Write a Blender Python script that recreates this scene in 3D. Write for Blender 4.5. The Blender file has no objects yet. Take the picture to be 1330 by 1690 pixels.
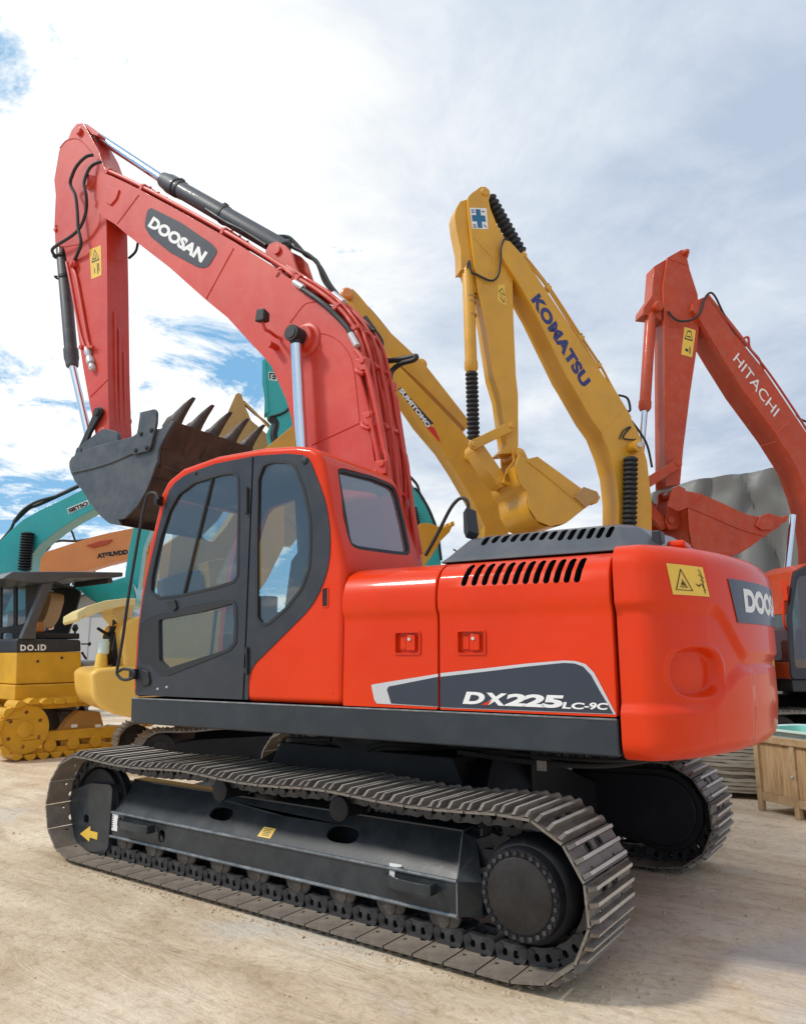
import bpy, bmesh, math, random
from math import sin, cos, pi, radians, sqrt, atan2
from mathutils import Vector as V, Matrix
from mathutils.geometry import tessellate_polygon
random.seed(7)
sc = bpy.context.scene
COL = sc.collection

# ------------------------------------------------------------------ camera
CX, CY, CH, YAW, PIT, FPX = 3.5131, -5.0231, 1.5991, -.6142, .1927, 1215.05
SW = .0663                                   # swing of the upper structure
CF = V((sin(YAW)*cos(PIT), cos(YAW)*cos(PIT), sin(PIT)))
CR = V((cos(YAW), -sin(YAW), 0)); CU = CR.cross(CF); CP = V((CX, CY, CH))
cd = bpy.data.cameras.new('camera'); cam = bpy.data.objects.new('camera', cd); COL.objects.link(cam)
m = Matrix((CR, CU, -CF)).transposed().to_4x4(); m.translation = CP; cam.matrix_world = m
cd.sensor_fit = 'VERTICAL'; cd.sensor_height = 24; cd.lens = FPX/1690*24; cd.clip_start = .05; cd.clip_end = 3000
sc.camera = cam

def ray(px, py): return CF + CR*((px-665)/FPX) - CU*((py-845)/FPX)
class Frame:
    def __init__(s, ox, oy, a):
        s.o = V((ox, oy, 0)); s.a = a; s.du = V((cos(a), sin(a), 0)); s.dv = V((-sin(a), cos(a), 0))
    def tr(s, px, py, v):                    # outline point of the photo on this machine's own plane v
        r = ray(px, py); t = ((s.o-CP).dot(s.dv)+v)/r.dot(s.dv); p = CP+r*t-s.o
        return (p.dot(s.du), p.z)
    def T(s, pts, v): return [s.tr(x, y, v) for x, y in pts]
    def p3(s, px, py, v): u, z = s.tr(px, py, v); return V((u, v, z))
    def P(s, pts, v): return [s.p3(x, y, v) for x, y in pts]
    def proj(s, u, v, z):
        d = s.o+s.du*u+s.dv*v+V((0, 0, z))-CP; w = d.dot(CF)
        return 665+FPX*d.dot(CR)/w, 845-FPX*d.dot(CU)/w
def frame_at(px, py, D, az, u0, v0):         # frame whose point (u0, v0) lies D metres off under that pixel
    r = ray(px, py); t = D/math.hypot(r.x, r.y); b = CP+r*t; a = radians(az)
    return Frame(b.x-u0*cos(a)+v0*sin(a), b.y-u0*sin(a)-v0*cos(a), a)

# ------------------------------------------------------------------ materials
def nt(name):
    m = bpy.data.materials.new(name); m.use_nodes = True; n = m.node_tree
    return m, n, n.nodes['Principled BSDF'], n.links
def node(n, t, **k):
    x = n.nodes.new(t)
    for a, b in k.items():
        if a in x.inputs: x.inputs[a].default_value = b
        else: setattr(x, a, b)
    return x
def ramp(n, fac, stops):
    r = n.nodes.new('ShaderNodeValToRGB'); e = r.color_ramp.elements
    while len(e) < len(stops): e.new(.5)
    for x, (p, c) in zip(e, stops): x.position = p; x.color = (*c, 1) if len(c) == 3 else c
    n.links.new(fac, r.inputs[0]); return r
def surf(name, c, rough=.45, metal=0, coat=0, var=.12, scale=2.5, dust=0, dustc=(.42, .35, .27), bump=.05, bs=40, spec=.5, fine=0):
    m, n, b, L = nt(name)
    tc = node(n, 'ShaderNodeTexCoord')
    no = node(n, 'ShaderNodeTexNoise', Scale=scale, Detail=5., Roughness=.6); L.new(tc.outputs['Object'], no.inputs['Vector'])
    lo = tuple(max(0, x*(1-var)) for x in c); hi = tuple(min(1, x*(1+var)) for x in c)
    r = ramp(n, no.outputs['Fac'], [(.3, lo), (.7, hi)]); out = r.outputs[0]
    if fine:
        f = node(n, 'ShaderNodeTexNoise', Scale=55., Detail=6., Roughness=.75); L.new(tc.outputs['Object'], f.inputs['Vector'])
        fr = ramp(n, f.outputs['Fac'], [(.35, (1-fine,)*3), (.65, (1, 1, 1))])
        mx = node(n, 'ShaderNodeMix', data_type='RGBA', blend_type='MULTIPLY'); mx.inputs[0].default_value = 1
        L.new(out, mx.inputs[6]); L.new(fr.outputs[0], mx.inputs[7]); out = mx.outputs[2]
    if dust:
        d = node(n, 'ShaderNodeTexNoise', Scale=6., Detail=8., Roughness=.7); L.new(tc.outputs['Object'], d.inputs['Vector'])
        dr = ramp(n, d.outputs['Fac'], [(.42, (0, 0, 0)), (.75, (dust,)*3)])
        mx = node(n, 'ShaderNodeMix', data_type='RGBA'); L.new(dr.outputs[0], mx.inputs[0]); L.new(out, mx.inputs[6]); mx.inputs[7].default_value = (*dustc, 1); out = mx.outputs[2]
    L.new(out, b.inputs['Base Color'])
    rr = ramp(n, no.outputs['Fac'], [(.3, (rough*.8,)*3), (.75, (min(1, rough*1.25),)*3)]); L.new(rr.outputs[0], b.inputs['Roughness'])
    b.inputs['Metallic'].default_value = metal; b.inputs['Coat Weight'].default_value = coat; b.inputs['Coat Roughness'].default_value = .06
    b.inputs['Specular IOR Level'].default_value = spec
    if bump:
        bn = node(n, 'ShaderNodeTexNoise', Scale=float(bs), Detail=4.); L.new(tc.outputs['Object'], bn.inputs['Vector'])
        bp = node(n, 'ShaderNodeBump', Strength=bump, Distance=.01); L.new(bn.outputs['Fac'], bp.inputs['Height']); L.new(bp.outputs[0], b.inputs['Normal'])
    return m
M = {}
M['orange'] = surf('orange_paint', (.70, .038, .0015), .34, coat=.30, var=.07, scale=1.0, bump=.08, bs=2.2, dust=.02, spec=.14)
M['red'] = surf('boom_red_paint', (.58, .040, .018), .45, coat=.24, var=.07, scale=1.5, dust=.12, bump=.05, bs=5)
M['hred'] = surf('faded_red_paint', (.47, .052, .012), .5, coat=.15, var=.09, dust=.14, bump=.08, bs=6, spec=.35)
M['yellow'] = surf('yellow_paint', (.66, .33, .018), .45, coat=.25, var=.09, dust=.16, dustc=(.48, .34, .16), bump=.08, bs=6)
M['ochre'] = surf('ochre_paint', (.46, .24, .06), .5, coat=.1, var=.1, dust=.2)
M['dozer'] = surf('dozer_yellow_paint', (.72, .38, .02), .5, coat=.2, var=.1, dust=.3, dustc=(.4, .24, .07))
M['pale'] = surf('pale_yellow_paint', (.86, .52, .10), .45, coat=.3, var=.06, dust=.1)
M['cream'] = surf('cream_paint', (.80, .66, .30), .5, coat=.2, var=.06, dust=.15)
M['teal'] = surf('teal_paint', (.008, .40, .40), .4, coat=.4, var=.08, dust=.06)
M['orange2'] = surf('light_orange_paint', (.72, .24, .05), .45, coat=.25, var=.08, dust=.15)
M['slate'] = surf('slate_panel', (.032, .036, .046), .42, coat=.08, var=.08, scale=1.5, dust=.03, bump=.02, spec=.35)
M['navy'] = surf('skirt_navy', (.016, .024, .034), .4, coat=.2, var=.2, scale=2, dust=.07, dustc=(.2, .19, .18), spec=.4)
M['frame'] = surf('frame_slate', (.020, .026, .032), .38, coat=.25, var=.2, scale=3, dust=.16, dustc=(.16, .16, .16), bump=.06, spec=.3)
M['black'] = surf('black_metal', (.009, .010, .014), .5, var=.3, dust=.12, dustc=(.06, .055, .05), bump=.1, spec=.3)
M['void'] = surf('vent_black', (.006, .006, .008), .7, var=.2, bump=0)
M['rubber'] = surf('black_rubber', (.016, .017, .019), .55, var=.2, bump=.03)
M['grey'] = surf('grey_cover', (.060, .067, .080), .42, coat=.25, var=.08, dust=.1)
M['chrome'] = surf('chrome', (.75, .78, .82), .14, metal=1, var=.03, bump=0)
M['steel'] = surf('worn_steel', (.23, .205, .18), .45, metal=.4, var=.3, scale=9, dust=.55, dustc=(.30, .24, .18), bump=.25, bs=60, fine=.3)
M['polish'] = surf('polished_steel', (.60, .57, .52), .48, metal=.5, var=.2, scale=12, dust=.45, dustc=(.3, .25, .2), bump=.2, bs=70)
M['inner'] = surf('brown_steel', (.33, .275, .23), .5, metal=.25, var=.2, scale=5, dust=.7, dustc=(.42, .34, .25), bump=.2, fine=.35)
M['chain'] = surf('chain_steel', (.045, .045, .050), .45, metal=.5, var=.4, scale=14, dust=.35, dustc=(.2, .19, .18), bump=.5, bs=35)
M['weld'] = surf('bare_edge_steel', (.20, .215, .225), .4, metal=.4, var=.35, scale=14, dust=.4, dustc=(.06, .06, .07), bump=.2)
M['hub'] = surf('hub_brown', (.022, .019, .018), .6, spec=.25, var=.25, scale=8, dust=.06, dustc=(.3, .3, .3), bump=.12, fine=.15)
M['rust'] = surf('rusty_bucket_plate', (.075, .045, .036), .55, metal=.15, var=.4, scale=4, dust=.35, dustc=(.20, .12, .075), bump=.3, bs=25, fine=.3)
M['bucket'] = surf('bucket_slate', (.055, .062, .072), .48, coat=.1, var=.2, scale=3, dust=.22, dustc=(.2, .2, .2), bump=.1)
M['tooth'] = surf('tooth_steel', (.075, .062, .058), .45, metal=.4, var=.35, scale=9, dust=.3, dustc=(.2, .16, .13), bump=.2)
M['white'] = surf('white_lettering', (.80, .80, .80), .5, var=.03, bump=0, dust=.1)
M['label'] = surf('yellow_label', (.80, .52, .07), .45, var=.06, bump=0, dust=.1)
M['ink'] = surf('black_ink', (.01, .01, .012), .5, var=.1, bump=0)
M['blue'] = surf('blue_lettering', (.020, .028, .16), .45, var=.1, bump=0, dust=.08)
M['bluesign'] = surf('blue_emblem', (.02, .14, .28), .5, var=.1, bump=0)
M['stripe'] = surf('navy_graphic', (.018, .028, .050), .38, coat=.35, var=.06, bump=0)
M['silver'] = surf('silver_trim', (.60, .60, .62), .35, metal=.3, var=.05, bump=0)
M['redmark'] = surf('red_mark', (.65, .02, .02), .45, var=.05, bump=0)
M['tarp'] = surf('grey_tarpaulin', (.17, .175, .165), .5, var=.05, scale=.6, bump=.12, bs=14)
M['soil'] = surf('sandy_soil', (.50, .38, .26), .85, var=.25, scale=20, bump=.3)
M['roller'] = surf('roller_steel', (.060, .052, .047), .5, metal=.3, var=.3, scale=12, dust=.4, dustc=(.2, .17, .14), bump=.3)
M['concrete'] = surf('pale_wall', (.62, .63, .64), .8, var=.05, scale=.5, bump=.05)
M['roof'] = surf('grey_roof', (.27, .26, .23), .7, var=.15, scale=.6, bump=.1)
M['roofedge'] = surf('roof_edge_metal', (.34, .36, .38), .5, var=.1)
M['mint'] = surf('mint_plastic', (.22, .62, .52), .35, var=.1, scale=6, bump=.05)
M['mintw'] = surf('pale_mint_plastic', (.62, .78, .74), .3, var=.05, bump=0)
M['redlamp'] = surf('red_lens', (.7, .03, .04), .2, var=.05, bump=0, coat=.5)
M['leaf'] = surf('blue_green_leaves', (.05, .075, .06), .7, var=.4, scale=3)
M['bark'] = surf('bark', (.12, .09, .07), .8)

def glass_mat(name, tint, refl=.12, rough=.02, sky_sheen=.0):
    m, n, b, L = nt(name); n.nodes.remove(b); out = n.nodes['Material Output']
    t = node(n, 'ShaderNodeBsdfTransparent'); t.inputs[0].default_value = (*tint, 1)
    g = node(n, 'ShaderNodeBsdfGlossy'); g.inputs[0].default_value = (.95, .97, 1, 1); g.inputs[1].default_value = rough
    lw = node(n, 'ShaderNodeLayerWeight'); fr = node(n, 'ShaderNodeMath', operation='POWER'); L.new(lw.outputs['Facing'], fr.inputs[0]); fr.inputs[1].default_value = 4.5
    ad = node(n, 'ShaderNodeMath', operation='ADD'); L.new(fr.outputs[0], ad.inputs[0]); ad.inputs[1].default_value = refl; ad.use_clamp = True
    mx = node(n, 'ShaderNodeMixShader'); L.new(ad.outputs[0], mx.inputs[0]); L.new(t.outputs[0], mx.inputs[1]); L.new(g.outputs[0], mx.inputs[2])
    last = mx
    if sky_sheen:
        d = node(n, 'ShaderNodeBsdfDiffuse'); d.inputs[0].default_value = (.50, .58, .64, 1)  # bluish diffuse layer, painted in for the sky's reflection on the pane
        m2 = node(n, 'ShaderNodeMixShader'); m2.inputs[0].default_value = sky_sheen; L.new(mx.outputs[0], m2.inputs[1]); L.new(d.outputs[0], m2.inputs[2]); last = m2
    L.new(last.outputs[0], out.inputs[0]); return m
M['glass'] = glass_mat('tinted_cab_glass', (.52, .62, .62), .12, sky_sheen=.035)
M['glassd'] = glass_mat('sky_sheen_rear_glass', (.62, .70, .72), .20, sky_sheen=.14)  # rear pane carries more of the painted sky reflection

def wood_mat(name, c1, c2, axis_scale):
    m, n, b, L = nt(name); tc = node(n, 'ShaderNodeTexCoord'); mp = node(n, 'ShaderNodeMapping'); mp.inputs['Scale'].default_value = axis_scale
    L.new(tc.outputs['Object'], mp.inputs[0]); no = node(n, 'ShaderNodeTexNoise', Scale=3., Detail=9., Roughness=.65, Distortion=.6); L.new(mp.outputs[0], no.inputs['Vector'])
    r = ramp(n, no.outputs['Fac'], [(.3, c1), (.55, c2), (.72, tuple(x*1.15 for x in c2))]); L.new(r.outputs[0], b.inputs['Base Color']); b.inputs['Roughness'].default_value = .75
    bp = node(n, 'ShaderNodeBump', Strength=.35, Distance=.01); L.new(no.outputs['Fac'], bp.inputs['Height']); L.new(bp.outputs[0], b.inputs['Normal']); return m
M['ply'] = wood_mat('plywood', (.30, .17, .075), (.50, .33, .17), (9, 9, .9))
M['batten'] = wood_mat('wooden_batten', (.30, .19, .09), (.48, .33, .18), (2, 2, 2))
M['plank'] = wood_mat('weathered_plank', (.17, .15, .12), (.38, .34, .28), (1.2, 1.2, 9))

# ------------------------------------------------------------------ mesh helpers
def crom(pts, k=6):
    pts = [V(p) for p in pts]; out = []
    for i in range(len(pts)-1):
        p0 = pts[max(i-1, 0)]; p1 = pts[i]; p2 = pts[i+1]; p3 = pts[min(i+2, len(pts)-1)]
        for j in range(k):
            t = j/k
            out.append(.5*((2*p1)+(p2-p0)*t+(2*p0-5*p1+4*p2-p3)*t*t+(3*p1-p0-3*p2+p3)*t**3))
    out.append(pts[-1]); return out
class G:
    def __init__(s): s.v = []; s.f = []; s.m = []; s.mats = []
    def slot(s, mat):
        if mat not in s.mats: s.mats.append(mat)
        return s.mats.index(mat)
    def add(s, vs, fs, mi=0):
        o = len(s.v); s.v += [V(x) for x in vs]; s.f += [tuple(i+o for i in f) for f in fs]; s.m += [mi]*len(fs); return s
    def box(s, x0, x1, y0, y1, z0, z1, mi=0, M4=None):
        vs = [V((x, y, z)) for z in (z0, z1) for y in (y0, y1) for x in (x0, x1)]
        if M4: vs = [M4 @ q for q in vs]
        return s.add(vs, [(0, 2, 3, 1), (4, 5, 7, 6), (0, 1, 5, 4), (2, 6, 7, 3), (0, 4, 6, 2), (1, 3, 7, 5)], mi)
    def prism(s, poly, a, b, holes=(), mi=0, f=None):
        # polygon in (u, z), thickness from v=a to v=b; f maps (u, v, z) to a point
        f = f or (lambda u, v, z: V((u, v, z)))
        loops = [list(poly)]+[list(h) for h in holes]; flat = [q for l in loops for q in l]; n = len(flat)
        o = len(s.v); s.v += [f(q[0], a, q[1]) for q in flat]+[f(q[0], b, q[1]) for q in flat]
        if holes or not convex(poly):
            tri = tessellate_polygon([[V((q[0], q[1], 0)) for q in l] for l in loops]) if holes else None
            if holes:
                for t in tri: s.f += [tuple(o+i for i in t), tuple(o+n+i for i in reversed(t))]; s.m += [mi, mi]
            else: s.f += [tuple(o+i for i in range(n)), tuple(o+n+i for i in reversed(range(n)))]; s.m += [mi, mi]
        else: s.f += [tuple(o+i for i in range(n)), tuple(o+n+i for i in reversed(range(n)))]; s.m += [mi, mi]
        k = 0
        for l in loops:
            c = len(l)
            for i in range(c):
                j = (i+1) % c; s.f.append((o+k+i, o+k+j, o+n+k+j, o+n+k+i)); s.m.append(mi)
            k += c
        return s
    def cyl(s, p0, p1, r0, r1=None, n=20, mi=0, cap=True):
        p0 = V(p0); p1 = V(p1); r1 = r0 if r1 is None else r1; d = (p1-p0).normalized()
        a = d.orthogonal().normalized(); b = d.cross(a); vs = []
        for p, r in ((p0, r0), (p1, r1)):
            vs += [p+(a*cos(2*pi*i/n)+b*sin(2*pi*i/n))*r for i in range(n)]
        fs = [(i, (i+1) % n, n+(i+1) % n, n+i) for i in range(n)]
        if cap: fs += [tuple(reversed(range(n))), tuple(range(n, 2*n))]
        return s.add(vs, fs, mi)
    def rings(s, p0, p1, prof, n=20, mi=0):     # prof: (t along, radius)
        p0 = V(p0); p1 = V(p1); d = (p1-p0); e = d.normalized(); a = e.orthogonal().normalized(); b = e.cross(a); vs = []; fs = []
        for t, r in prof: vs += [p0+d*t+(a*cos(2*pi*i/n)+b*sin(2*pi*i/n))*r for i in range(n)]
        for k in range(len(prof)-1):
            fs += [(k*n+i, k*n+(i+1) % n, (k+1)*n+(i+1) % n, (k+1)*n+i) for i in range(n)]
        fs += [tuple(reversed(range(n))), tuple(range((len(prof)-1)*n, len(prof)*n))]
        return s.add(vs, fs, mi)
    def tube(s, pts, r, n=8, k=5, mi=0, smooth=True):
        pts = crom(pts, k) if smooth else [V(p) for p in pts]; vs = []; fs = []; up = None
        for i, p in enumerate(pts):
            d = (pts[min(i+1, len(pts)-1)]-pts[max(i-1, 0)]).normalized()
            up = d.orthogonal().normalized() if up is None else (up-d*up.dot(d)).normalized()
            b = d.cross(up); vs += [p+(up*cos(2*pi*j/n)+b*sin(2*pi*j/n))*r for j in range(n)]
        for k_ in range(len(pts)-1):
            fs += [(k_*n+j, k_*n+(j+1) % n, (k_+1)*n+(j+1) % n, (k_+1)*n+j) for j in range(n)]
        fs += [tuple(reversed(range(n))), tuple(range((len(pts)-1)*n, len(pts)*n))]
        return s.add(vs, fs, mi)
    def grid(s, rows, mi=0, close=False):
        h = len(rows); w = len(rows[0]); o = len(s.v)
        for r in rows: s.v += [V(x) for x in r]
        for i in range(h-1):
            for j in range(w-1 if not close else w):
                j2 = (j+1) % w; s.f.append((o+i*w+j, o+i*w+j2, o+(i+1)*w+j2, o+(i+1)*w+j)); s.m.append(mi)
        return s
    def loft(s, loops, mi=0, cap=True):
        n = len(loops[0]); vs = [q for l in loops for q in l]; fs = []
        for k in range(len(loops)-1): fs += [(k*n+i, k*n+(i+1) % n, (k+1)*n+(i+1) % n, (k+1)*n+i) for i in range(n)]
        if cap: fs += [tuple(reversed(range(n))), tuple(range((len(loops)-1)*n, len(loops)*n))]
        return s.add(vs, fs, mi)
    def build(s, name, mat, parent=None, bevel=0, ang=32, seg=2, rz=0, label=None, recalc=True):
        me = bpy.data.meshes.new(name); me.from_pydata([tuple(x) for x in s.v], [], s.f)
        mats = s.mats if s.mats else [mat]
        for q in mats: me.materials.append(M[q] if isinstance(q, str) else q)
        for p, mi in zip(me.polygons, s.m): p.material_index = mi
        bm = bmesh.new(); bm.from_mesh(me); bmesh.ops.remove_doubles(bm, verts=bm.verts, dist=1e-5)
        if recalc: bmesh.ops.recalc_face_normals(bm, faces=bm.faces)
        for f in bm.faces: f.smooth = True
        for e in bm.edges:
            if len(e.link_faces) == 2 and e.calc_face_angle(0) > radians(ang): e.smooth = False
        bm.to_mesh(me); bm.free()
        o = bpy.data.objects.new(name, me); COL.objects.link(o)
        if parent: o.parent = parent
        o.rotation_euler.z = rz
        if bevel:
            b = o.modifiers.new('b', 'BEVEL'); b.width = bevel; b.segments = seg; b.limit_method = 'ANGLE'; b.angle_limit = radians(ang); b.harden_normals = True; b.use_clamp_overlap = True
        if label: o['label'] = label
        return o
def convex(p):
    sg = 0; n = len(p)
    for i in range(n):
        a, b, c = p[i], p[(i+1) % n], p[(i+2) % n]; x = (b[0]-a[0])*(c[1]-b[1])-(b[1]-a[1])*(c[0]-b[0])
        if abs(x) > 1e-9:
            if sg and (x > 0) != (sg > 0): return False
            sg = x
    return True
def rnd(poly, r, k=4):                       # round the corners of a 2-D polygon
    out = []; n = len(poly)
    for i in range(n):
        a, b, c = V(poly[i-1][:2]), V(poly[i][:2]), V(poly[(i+1) % n][:2]); d1 = a-b; d2 = c-b
        q = min(r, d1.length*.45, d2.length*.45); s0 = b+d1.normalized()*q; s1 = b+d2.normalized()*q
        for j in range(k+1):
            t = j/k; p = s0*(1-t)**2+b*2*t*(1-t)+s1*t*t; out.append((p.x, p.y))
    return out
def inset(poly, d):                          # shrink a 2-D polygon
    n = len(poly); A = sum(poly[i-1][0]*poly[i][1]-poly[i][0]*poly[i-1][1] for i in range(n)); sg = 1 if A > 0 else -1; out = []
    for i in range(n):
        a, b, c = V(poly[i-1][:2]), V(poly[i][:2]), V(poly[(i+1) % n][:2]); e1 = (b-a).normalized(); e2 = (c-b).normalized()
        nn = V((-e1.y-e2.y, e1.x+e2.x)); nn = nn.normalized()*sg if nn.length > 1e-6 else V((0, 0))
        k = max(.5, abs(nn.dot(V((-e1.y, e1.x))))); p = b+nn*d/k; out.append((p.x, p.y))
    return out
def ell(cx, cz, rx, rz, n=28, p=2.): 
    return [(cx+rx*math.copysign(abs(cos(2*pi*i/n))**(2/p), cos(2*pi*i/n)), cz+rz*math.copysign(abs(sin(2*pi*i/n))**(2/p), sin(2*pi*i/n))) for i in range(n)]
def offs(path, d):                           # offset an open (u, z) polyline to its left
    out = []; n = len(path)
    for i in range(n):
        a = V(path[max(i-1, 0)][:2]); b = V(path[min(i+1, n-1)][:2]); e = (b-a).normalized(); out.append((path[i][0]-e.y*d, path[i][1]+e.x*d))
    return out
def cut(o, cutters, weighted=True):
    for c in cutters:
        b = o.modifiers.new('x', 'BOOLEAN'); b.object = c; b.operation = 'DIFFERENCE'; b.solver = 'EXACT'
        try: b.material_mode = 'TRANSFER'
        except Exception: pass
    bpy.context.view_layer.update(); dg = bpy.context.evaluated_depsgraph_get()
    me = bpy.data.meshes.new_from_object(o.evaluated_get(dg)); o.modifiers.clear(); old = o.data; o.data = me
    for c in cutters: bpy.data.objects.remove(c)
    bm = bmesh.new(); bm.from_mesh(me)
    for f in bm.faces: f.smooth = True
    for e in bm.edges: e.smooth = not (len(e.link_faces) == 2 and e.calc_face_angle(0) > radians(34))
    bm.to_mesh(me); bm.free()
    if weighted:
        w = o.modifiers.new('w', 'WEIGHTED_NORMAL'); w.keep_sharp = True; w.weight = 80
    return o
def empty(name, label, cat, loc=(0, 0, 0), rz=0, group=None):
    o = bpy.data.objects.new(name, None); COL.objects.link(o); o.location = loc; o.rotation_euler.z = rz
    o['label'] = label; o['category'] = cat
    if group: o['group'] = group
    return o
def tag(o, label=None, cat=None, group=None, kind=None):
    for k, x in (('label', label), ('category', cat), ('group', group), ('kind', kind)):
        if x: o[k] = x
    return o
def copy_to(o, parent, loc=None, rot=None):
    c = o.copy(); COL.objects.link(c); c.parent = parent
    if loc is not None: c.location = loc
    if rot is not None: c.rotation_euler = rot
    return c
def text2(s, w, h, bold=.03, shear=0, spacing=1.):
    cu = bpy.data.curves.new('t', 'FONT'); cu.body = s; cu.offset = bold; cu.shear = shear; cu.space_character = spacing; cu.resolution_u = 4
    o = bpy.data.objects.new('t', cu); COL.objects.link(o); bpy.context.view_layer.update()
    me = bpy.data.meshes.new_from_object(o.evaluated_get(bpy.context.evaluated_depsgraph_get())); bpy.data.objects.remove(o)
    xs = [v.co.x for v in me.vertices]; ys = [v.co.y for v in me.vertices]; x0, x1, y0, y1 = min(xs), max(xs), min(ys), max(ys)
    vs = [((v.co.x-x0)/(x1-x0)*w, (v.co.y-y0)/(y1-y0)*h) for v in me.vertices]; fs = [tuple(p.vertices) for p in me.polygons]
    bpy.data.meshes.remove(me); return vs, fs
def lettering(s, fn, mat, parent, rz=0, name='lettering', **k):   # fn maps (0..1, 0..1) of the word's box to a point
    vs, fs = text2(s, 1, 1, **k); g = G(); g.add([fn(x, y) for x, y in vs], fs); return g.build(name, mat, parent, rz=rz, recalc=False)
def pane(loop, v, mat, nm, parent, rz=0, f=None):
    f = f or (lambda u, w, z: V((u, w, z))); g = G(); g.add([f(u, v, z) for u, z in loop], [tuple(range(len(loop)))]); return g.build(nm, mat, parent, rz=rz)
def planar(F, bl, br, tl, v):
    a, b, c = F.p3(*bl, v), F.p3(*br, v), F.p3(*tl, v); return lambda x, y: a+(b-a)*x+(c-a)*y
def fmap(F, bl, br, tl, v):
    f = planar(F, bl, br, tl, v); return f
def sheet(F, pts, v, mat, parent, name, th=.003, r=0, rz=0, label=None):
    p = F.T(pts, v); p = rnd(p, r) if r else p
    return G().prism(p, v, v+th).build(name, mat, parent, rz=rz, label=label)

# ================================================================== MAIN EXCAVATOR
MF = Frame(0, 0, SW); LF = Frame(0, 0, 0)
ex = empty('excavator', 'large orange-red crawler excavator in the foreground with dark cab door and rusty bucket', 'excavator')

# ---- crawler tracks
XI, XS, ZC, RP = -2.17, 1.70, .425, .385       # idler x, sprocket x, axle height, radius of the shoe plate
def track_path(xi, xs, zc, rp, sag=.03):
    p = []
    for i in range(13): a = pi/2-pi*i/12; p.append((xs+rp*cos(a), zc+rp*sin(a)))
    for i in range(1, 10): p.append((xs+(xi-xs)*i/10, zc-rp))
    for i in range(13): a = -pi/2-pi*i/12; p.append((xi+rp*cos(a), zc+rp*sin(a)))
    for i in range(1, 20):
        t = i/20; p.append((xi+(xs-xi)*t, zc+rp-sag*abs(sin(3*pi*t))**1.2))
    return p
def resample(p, pitch):
    q = p+[p[0]]; L = [0]
    for a, b in zip(q, q[1:]): L.append(L[-1]+math.dist(a, b))
    n = round(L[-1]/pitch); out = []
    def at(s):
        s %= L[-1]; k = 0
        while L[k+1] < s: k += 1
        t = (s-L[k])/(L[k+1]-L[k]); a, b = q[k], q[k+1]; return (a[0]+(b[0]-a[0])*t, a[1]+(b[1]-a[1])*t)
    st = L[-1]/n
    for i in range(n):
        a = at((i-.5)*st+L[-1]); b = at((i+.5)*st); out.append(((a[0]+b[0])/2, (a[1]+b[1])/2, atan2(b[1]-a[1], b[0]-a[0])))
    return out, st
SHOES, PITCH = resample(track_path(XI, XS, ZC, RP), .192)
def shoe_mesh(par):
    g = G(); a, b = g.slot('steel'), g.slot('polish'); c = g.slot('inner')
    hw = PITCH/2-.0055
    holes = [ell(-.034, y, .024, .046, 14, 3) for y in (-.07, .07)]+[ell(.055, y, .012, .014, 8) for y in (-.15, .15)]
    plate = [(-hw, -.3), (hw, -.3), (hw, .3), (-hw, .3)]
    f = lambda x, t, y: V((x, y, t))
    g.prism(plate, -.007, .006, holes, a, f)
    for fa in range(len(g.f)):                 # inner face of the plate is smooth brown steel
        pts = [g.v[i] for i in g.f[fa]]
        if all(abs(q.z+.007) < 1e-5 for q in pts): g.m[fa] = c
    for x in (-.070, 0.0, .070):
        hgt = .042 if x < .05 else .036
        for y0, y1 in ((-.298, .298),):
            lo = [(-.014, .006), (-.0085, hgt), (.0085, hgt), (.014, .006)]
            vs = [V((x+q[0], yy, q[1])) for yy in (y0, y0+.045, y1-.045, y1) for q in lo]
            for k in (0, 1, 2, 3, 12, 13, 14, 15): vs[k].z = min(vs[k].z, .012)
            fs = [(k*4+i, k*4+i+1, k*4+i+5, k*4+i+4) for k in range(3) for i in range(3)]
            o = len(g.v); g.v += vs
            for q in fs: g.f.append(tuple(i+o for i in q)); g.m.append(b if q[0] == 5 else a)
    return g
def link_mesh():
    g = G()
    body = [(-.088, -.050), (-.104, -.075), (-.100, -.108), (-.072, -.122), (-.01, -.112), (.05, -.120), (.086, -.104), (.092, -.07), (.080, -.012), (-.072, -.012)]
    f = lambda x, t, y: V((x, t, y))
    for s in (-1, 1):
        y0 = s*.078; g.prism(rnd(body, .012, 2), y0-.019, y0+.019, [ell(-.030, -.060, .017, .024, 10, 3), ell(.035, -.062, .014, .022, 10, 3)], 0, f)
        g.cyl((-.07, y0-.026, -.085), (-.07, y0+.026, -.085), .030, n=12); g.cyl((.068, y0-.024, -.082), (.068, y0+.024, -.082), .026, n=12)
    g.cyl((-.07, -.1, -.085), (-.07, .1, -.085), .022, n=10)
    return g
proto_shoe = shoe_mesh(ex).build('track_shoe', 'steel', None, ang=25); LK = link_mesh()
for q in LK.v: q.z = q.z*.86+.004
proto_link = LK.build('track_link', 'chain', None, bevel=.004, seg=1)
def disc_y(g, x, z, y0, y1, r, r1=None, n=32, mi=0): return g.cyl((x, y0, z), (x, y1, z), r, r1, n, mi)
first_track = True
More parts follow.
